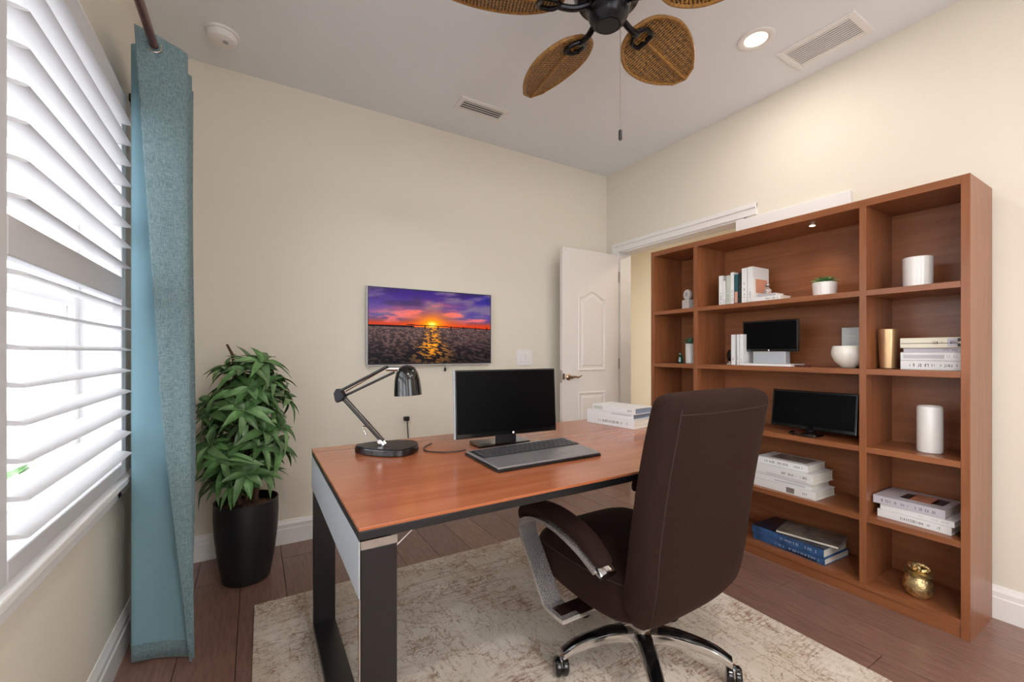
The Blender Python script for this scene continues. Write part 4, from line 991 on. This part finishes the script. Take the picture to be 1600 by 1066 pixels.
for p in rosettes:
    out = Vector((p.x, p.y, 0)); tilt = min(1.1, out.length/.165*1.0) if p.z < 1.04 else .4
    az = math.atan2(p.y, p.x); base = Matrix.Translation(p) @ Matrix.Rotation(az, 4, 'Z') @ Matrix.Rotation(tilt, 4, 'Y')
    nl = rp.randint(8, 11); ph = rp.uniform(0, 6)
    for k in range(nl):
        m_ = base @ Matrix.Rotation(ph+2*pi*k/nl+rp.uniform(-.2, .2), 4, 'Z') @ Matrix.Rotation(-rp.uniform(.1, .75), 4, 'Y') @ Matrix.Rotation(rp.uniform(-.3, .3), 4, 'X') @ Matrix.Scale(rp.uniform(.8, 1.08), 4)
        tip = m_ @ Vector((.13, 0, 0))
        if tip.y > .30 or tip.z < .40 and math.hypot(tip.x, tip.y) < .15: continue
        if m_.translation.x*0+tip.x < -.36: continue
        leaves.append((-(tip.dot(camv)), m_, rp.choice(meshes)))
leaves.sort(key=lambda t: t[0])
for i, (d_, m_, me) in enumerate(leaves[:300]):
    o = bpy.data.objects.new('leaf', me); COL.objects.link(o); o.parent = pp_; o.matrix_local = m_
bm = B()
for d_, m_, me in leaves[300:]:
    t_ = bmesh.new(); t_.from_mesh(me); t_.transform(m_); tm = bpy.data.meshes.new('tmp'); t_.to_mesh(tm); t_.free(); bm.from_mesh(tm); bpy.data.meshes.remove(tm)
if leaves[300:]:
    o = obj('leaf_mass', bm, M['leaf'], pp_, smooth=True); o['kind'] = 'stuff'
# twigs from cane to rosette
bm = B()
for p in rosettes:
    q = Vector((p.x*.15, p.y*.15, max(.42, p.z-.14))); tube(bm, [q, q.lerp(p, .5)+Vector((0, 0, -.012)), p], [.004, .003, .0025], 5)
o = obj('twigs', bm, mat('twig_green', (82, 104, 58), .7), pp_, smooth=True); o['kind'] = 'stuff'

# ---------------------------------------------------------------- ceiling fan
FX, FY = 1.100, 1.150
fn = thing('ceiling_fan', 'black ceiling fan with five woven wicker leaf blades', 'ceiling fan', (FX, FY, 2.332))
bm = B(); lathe(bm, [(.001, 0), (.045, 0), (.047, .003), (.06, .012), (.072, .035), (.072, .055), (.062, .06)], 40); obj('switch_cup', bm, M['bronze'], fn, smooth=True)
bm = B(); lathe(bm, [(.001, -.0015), (.038, -.0015), (.038, 0)], 32); obj('cup_cap', bm, M['black'], fn)
bm = B(); lathe(bm, [(.055, .06), (.075, .066), (.085, .08), (.11, .09), (.125, .12), (.125, .17), (.10, .20), (.05, .21)], 40); obj('motor_housing', bm, M['bronze'], fn, smooth=True)
bm = B(); lathe(bm, [(.013, .21), (.013, .35)], 16); obj('downrod', bm, M['bronze'], fn, smooth=True)
bm = B(); lathe(bm, [(.03, .34), (.065, .37), (.07, .408), (.07, .4105)], 32); obj('canopy', bm, M['bronze'], fn, smooth=True)
bl_out = [(.17, .0), (.185, .05), (.22, .088), (.29, .118), (.36, .124), (.44, .112), (.51, .088), (.565, .058), (.612, .0)]
top_ = spline([(x, y, 0) for x, y in bl_out[:-1]], 4); pts2 = [(p.x, p.y) for p in top_]+[(.582, .05), (.612, 0)]
outline = pts2+[(x, -y) for x, y in reversed(pts2[1:-1])]
ZBl = .075
b0 = None; fork0 = None; midr0 = None; rim0 = None
for k in range(5):
    a = R(12+72*k)
    bl = bpy.data.objects.new('blade', None); COL.objects.link(bl); bl.parent = fn; bl.location = (0, 0, ZBl)
    bl.matrix_local = Matrix.Translation((0, 0, ZBl)) @ Matrix.Rotation(a, 4, 'Z') @ Matrix.Rotation(R(-17), 4, 'X')
    if b0 is None:
        bm = B(); prism(bm, outline, -.004, .004); b0 = obj('wicker_panel', bm, M['wicker'], bl)
        bm = B(); tube(bm, [(x, y, 0) for x, y in outline]+[(outline[0][0], outline[0][1], 0)], .0085, 8, cap=False); rim0 = obj('rattan_rim', bm, M['rattan'], bl, smooth=True)
        bm = B(); tube(bm, [(.24, 0, -.006), (.605, 0, -.006)], .007, 8); midr0 = obj('midrib', bm, M['rattan'], bl, smooth=True)
        bm = B()
        tube(bm, spline([(.06, 0, .0), (.12, 0, -.02), (.17, 0, -.02), (.19, .0, -.014)], 4), .012, 10)
        for s in (-1, 1): tube(bm, spline([(.175, 0, -.016), (.20, s*.032, -.016), (.235, s*.036, -.014), (.25, s*.03, -.012)], 4), .0085, 8)
        tube(bm, [(.248, -.034, -.012), (.255, 0, -.012), (.248, .034, -.012)], .010, 8); fork0 = obj('blade_iron', bm, M['bronze'], bl, smooth=True)
    else:
        for o_ in (b0, rim0, midr0, fork0):
            c_ = o_.copy(); COL.objects.link(c_); c_.parent = bl
bm = B()
for i in range(62):
    bmesh.ops.create_icosphere(bm, subdivisions=1, radius=.0026, matrix=Matrix.Translation((.042, -.018, -.012-i*.006)))
for i in range(0): pass
tube(bm, [(.042, -.018, .005), (.042, -.018, -.37)], .0009, 5); obj('pull_chain', bm, M['chrome'], fn, smooth=True)
bm = B(); lathe(bm, [(.003, 0), (.0065, -.004), (.0065, -.034), (.004, -.038)], 14, Matrix.Translation((.042, -.018, -.375))); obj('chain_pendant', bm, M['black'], fn, smooth=True)

# ---------------------------------------------------------------- ceiling items
sd = thing('smoke_detector', 'round white smoke detector on the ceiling above the curtain', 'smoke detector', (-.14, 2.583, H))
bm = B(); lathe(bm, [(.072, -.012), (.074, -.004), (.074, 0)], 36); obj('base', bm, M['white'], sd, smooth=True)
bm = B(); lathe(bm, [(.001, -.046), (.05, -.046), (.06, -.04), (.064, -.02), (.064, -.0122)], 36); obj('cover', bm, M['white'], sd, smooth=True)
bm = B(); lathe(bm, [(.001, -.049), (.012, -.049), (.013, -.0462)], 16, Matrix.Translation((.015, -.01, 0))); obj('test_button', bm, mat('grey_plastic', (170, 170, 170), .5), sd)
def vent(name, label, x0, x1, y0, y1, n, along, gap, ang):
    t = thing(name, label, 'vent', ((x0+x1)/2, (y0+y1)/2, H)); hx, hy = (x1-x0)/2, (y1-y0)/2; b = .032
    bm = B()
    for a in ((-hx, hx, -hy, -hy+b), (-hx, hx, hy-b, hy), (-hx, -hx+b, -hy+b, hy-b), (hx-b, hx, -hy+b, hy-b)): box(bm, a[0], a[1], a[2], a[3], -.008, 0)
    obj('vent_frame', bm, M['white'], t, bev=.002)
    bm = B(); box(bm, -hx+b, hx-b, -hy+b, hy-b, -.0015, -.0002); obj('backing', bm, mat('vent_dark', (52, 56, 62), .8), t)
    lo_, hi_ = (-hx+b, hx-b) if along == 'y' else (-hy+b, hy-b); s0 = None; st_ = (hi_-lo_)/n
    for i in range(n):
        c = lo_+st_*(i+.5)
        if s0 is None:
            bm = B(); w_ = st_*gap/2
            if along == 'y': box(bm, -w_, w_, -hy+b, hy-b, -.0008, .0008)
            else: box(bm, -hx+b, hx-b, -w_, w_, -.0008, .0008)
            s0 = obj('slat', bm, M['white'], t); o = s0
        else: o = s0.copy(); COL.objects.link(o)
        o.location = (c, 0, -.0065) if along == 'y' else (0, c, -.0065)
        o.rotation_euler = (0, R(ang), 0) if along == 'y' else (R(ang), 0, 0)
    return t
vent('ceiling_vent', 'large white return air grille on the ceiling beside the recessed light', 2.395, 2.628, .885, 1.235, 10, 'y', .5, 8)
vent('ceiling_vent', 'small white air vent on the ceiling towards the back wall', 1.105, 1.455, 2.435, 2.590, 4, 'x', .6, 12)
for k, (x, y) in enumerate(((2.19, 1.227), (.35, -.35), (2.19, -.6), (1.2, -1.1))):  # only the first is a known fixture; the rest are added unseen fill
    t = thing('recessed_and_fill_light', ['round recessed light glowing in the ceiling beside the return grille', 'added unseen recessed fill light above the camera side of the room', 'added unseen recessed fill light near the rear right corner', 'added unseen recessed fill light over the rear window'][k], 'ceiling light', (x, y, H))
    bm = B(); lathe(bm, [(.085, -.0005), (.085, -.005), (.078, -.008), (.058, -.006), (.052, -.002)], 40, cap=False); obj('trim_ring', bm, M['white'], t, smooth=True)
    bm = B(); lathe(bm, [(.001, -.004), (.052, -.004), (.052, -.001)], 36, cap=False); obj('lens', bm, M['bulb'], t)
    area('recessed_and_fill_lamp', (x, y, H-.012), (0, 0, 0), .11, .11, [5.5, 17, 6, 13][k], (1, .92, .84), 'DISK')
hl = thing('hall_mottled_patch', 'mottled brown patch beyond the doorway, built as an amber ceiling bowl', 'ceiling light', (3.55, 2.52, 2.44))  # brown mottled patch given the invented form of a light fixture
bm = B(); lathe(bm, [(.001, -.09), (.12, -.08), (.2, -.05), (.24, -.012), (.24, -.006)], 32); obj('patch_bowl', bm, M['amber'], hl, smooth=True)
bm = B(); lathe(bm, [(.245, -.0055), (.245, 0)], 32); obj('mount', bm, M['nickel'], hl)
area('hall_fill', (3.4, 2.2, 2.30), (0, 0, 0), .25, .25, 6, (1, .88, .68), 'DISK')  # area light added to brighten the hall, apart from any fixture
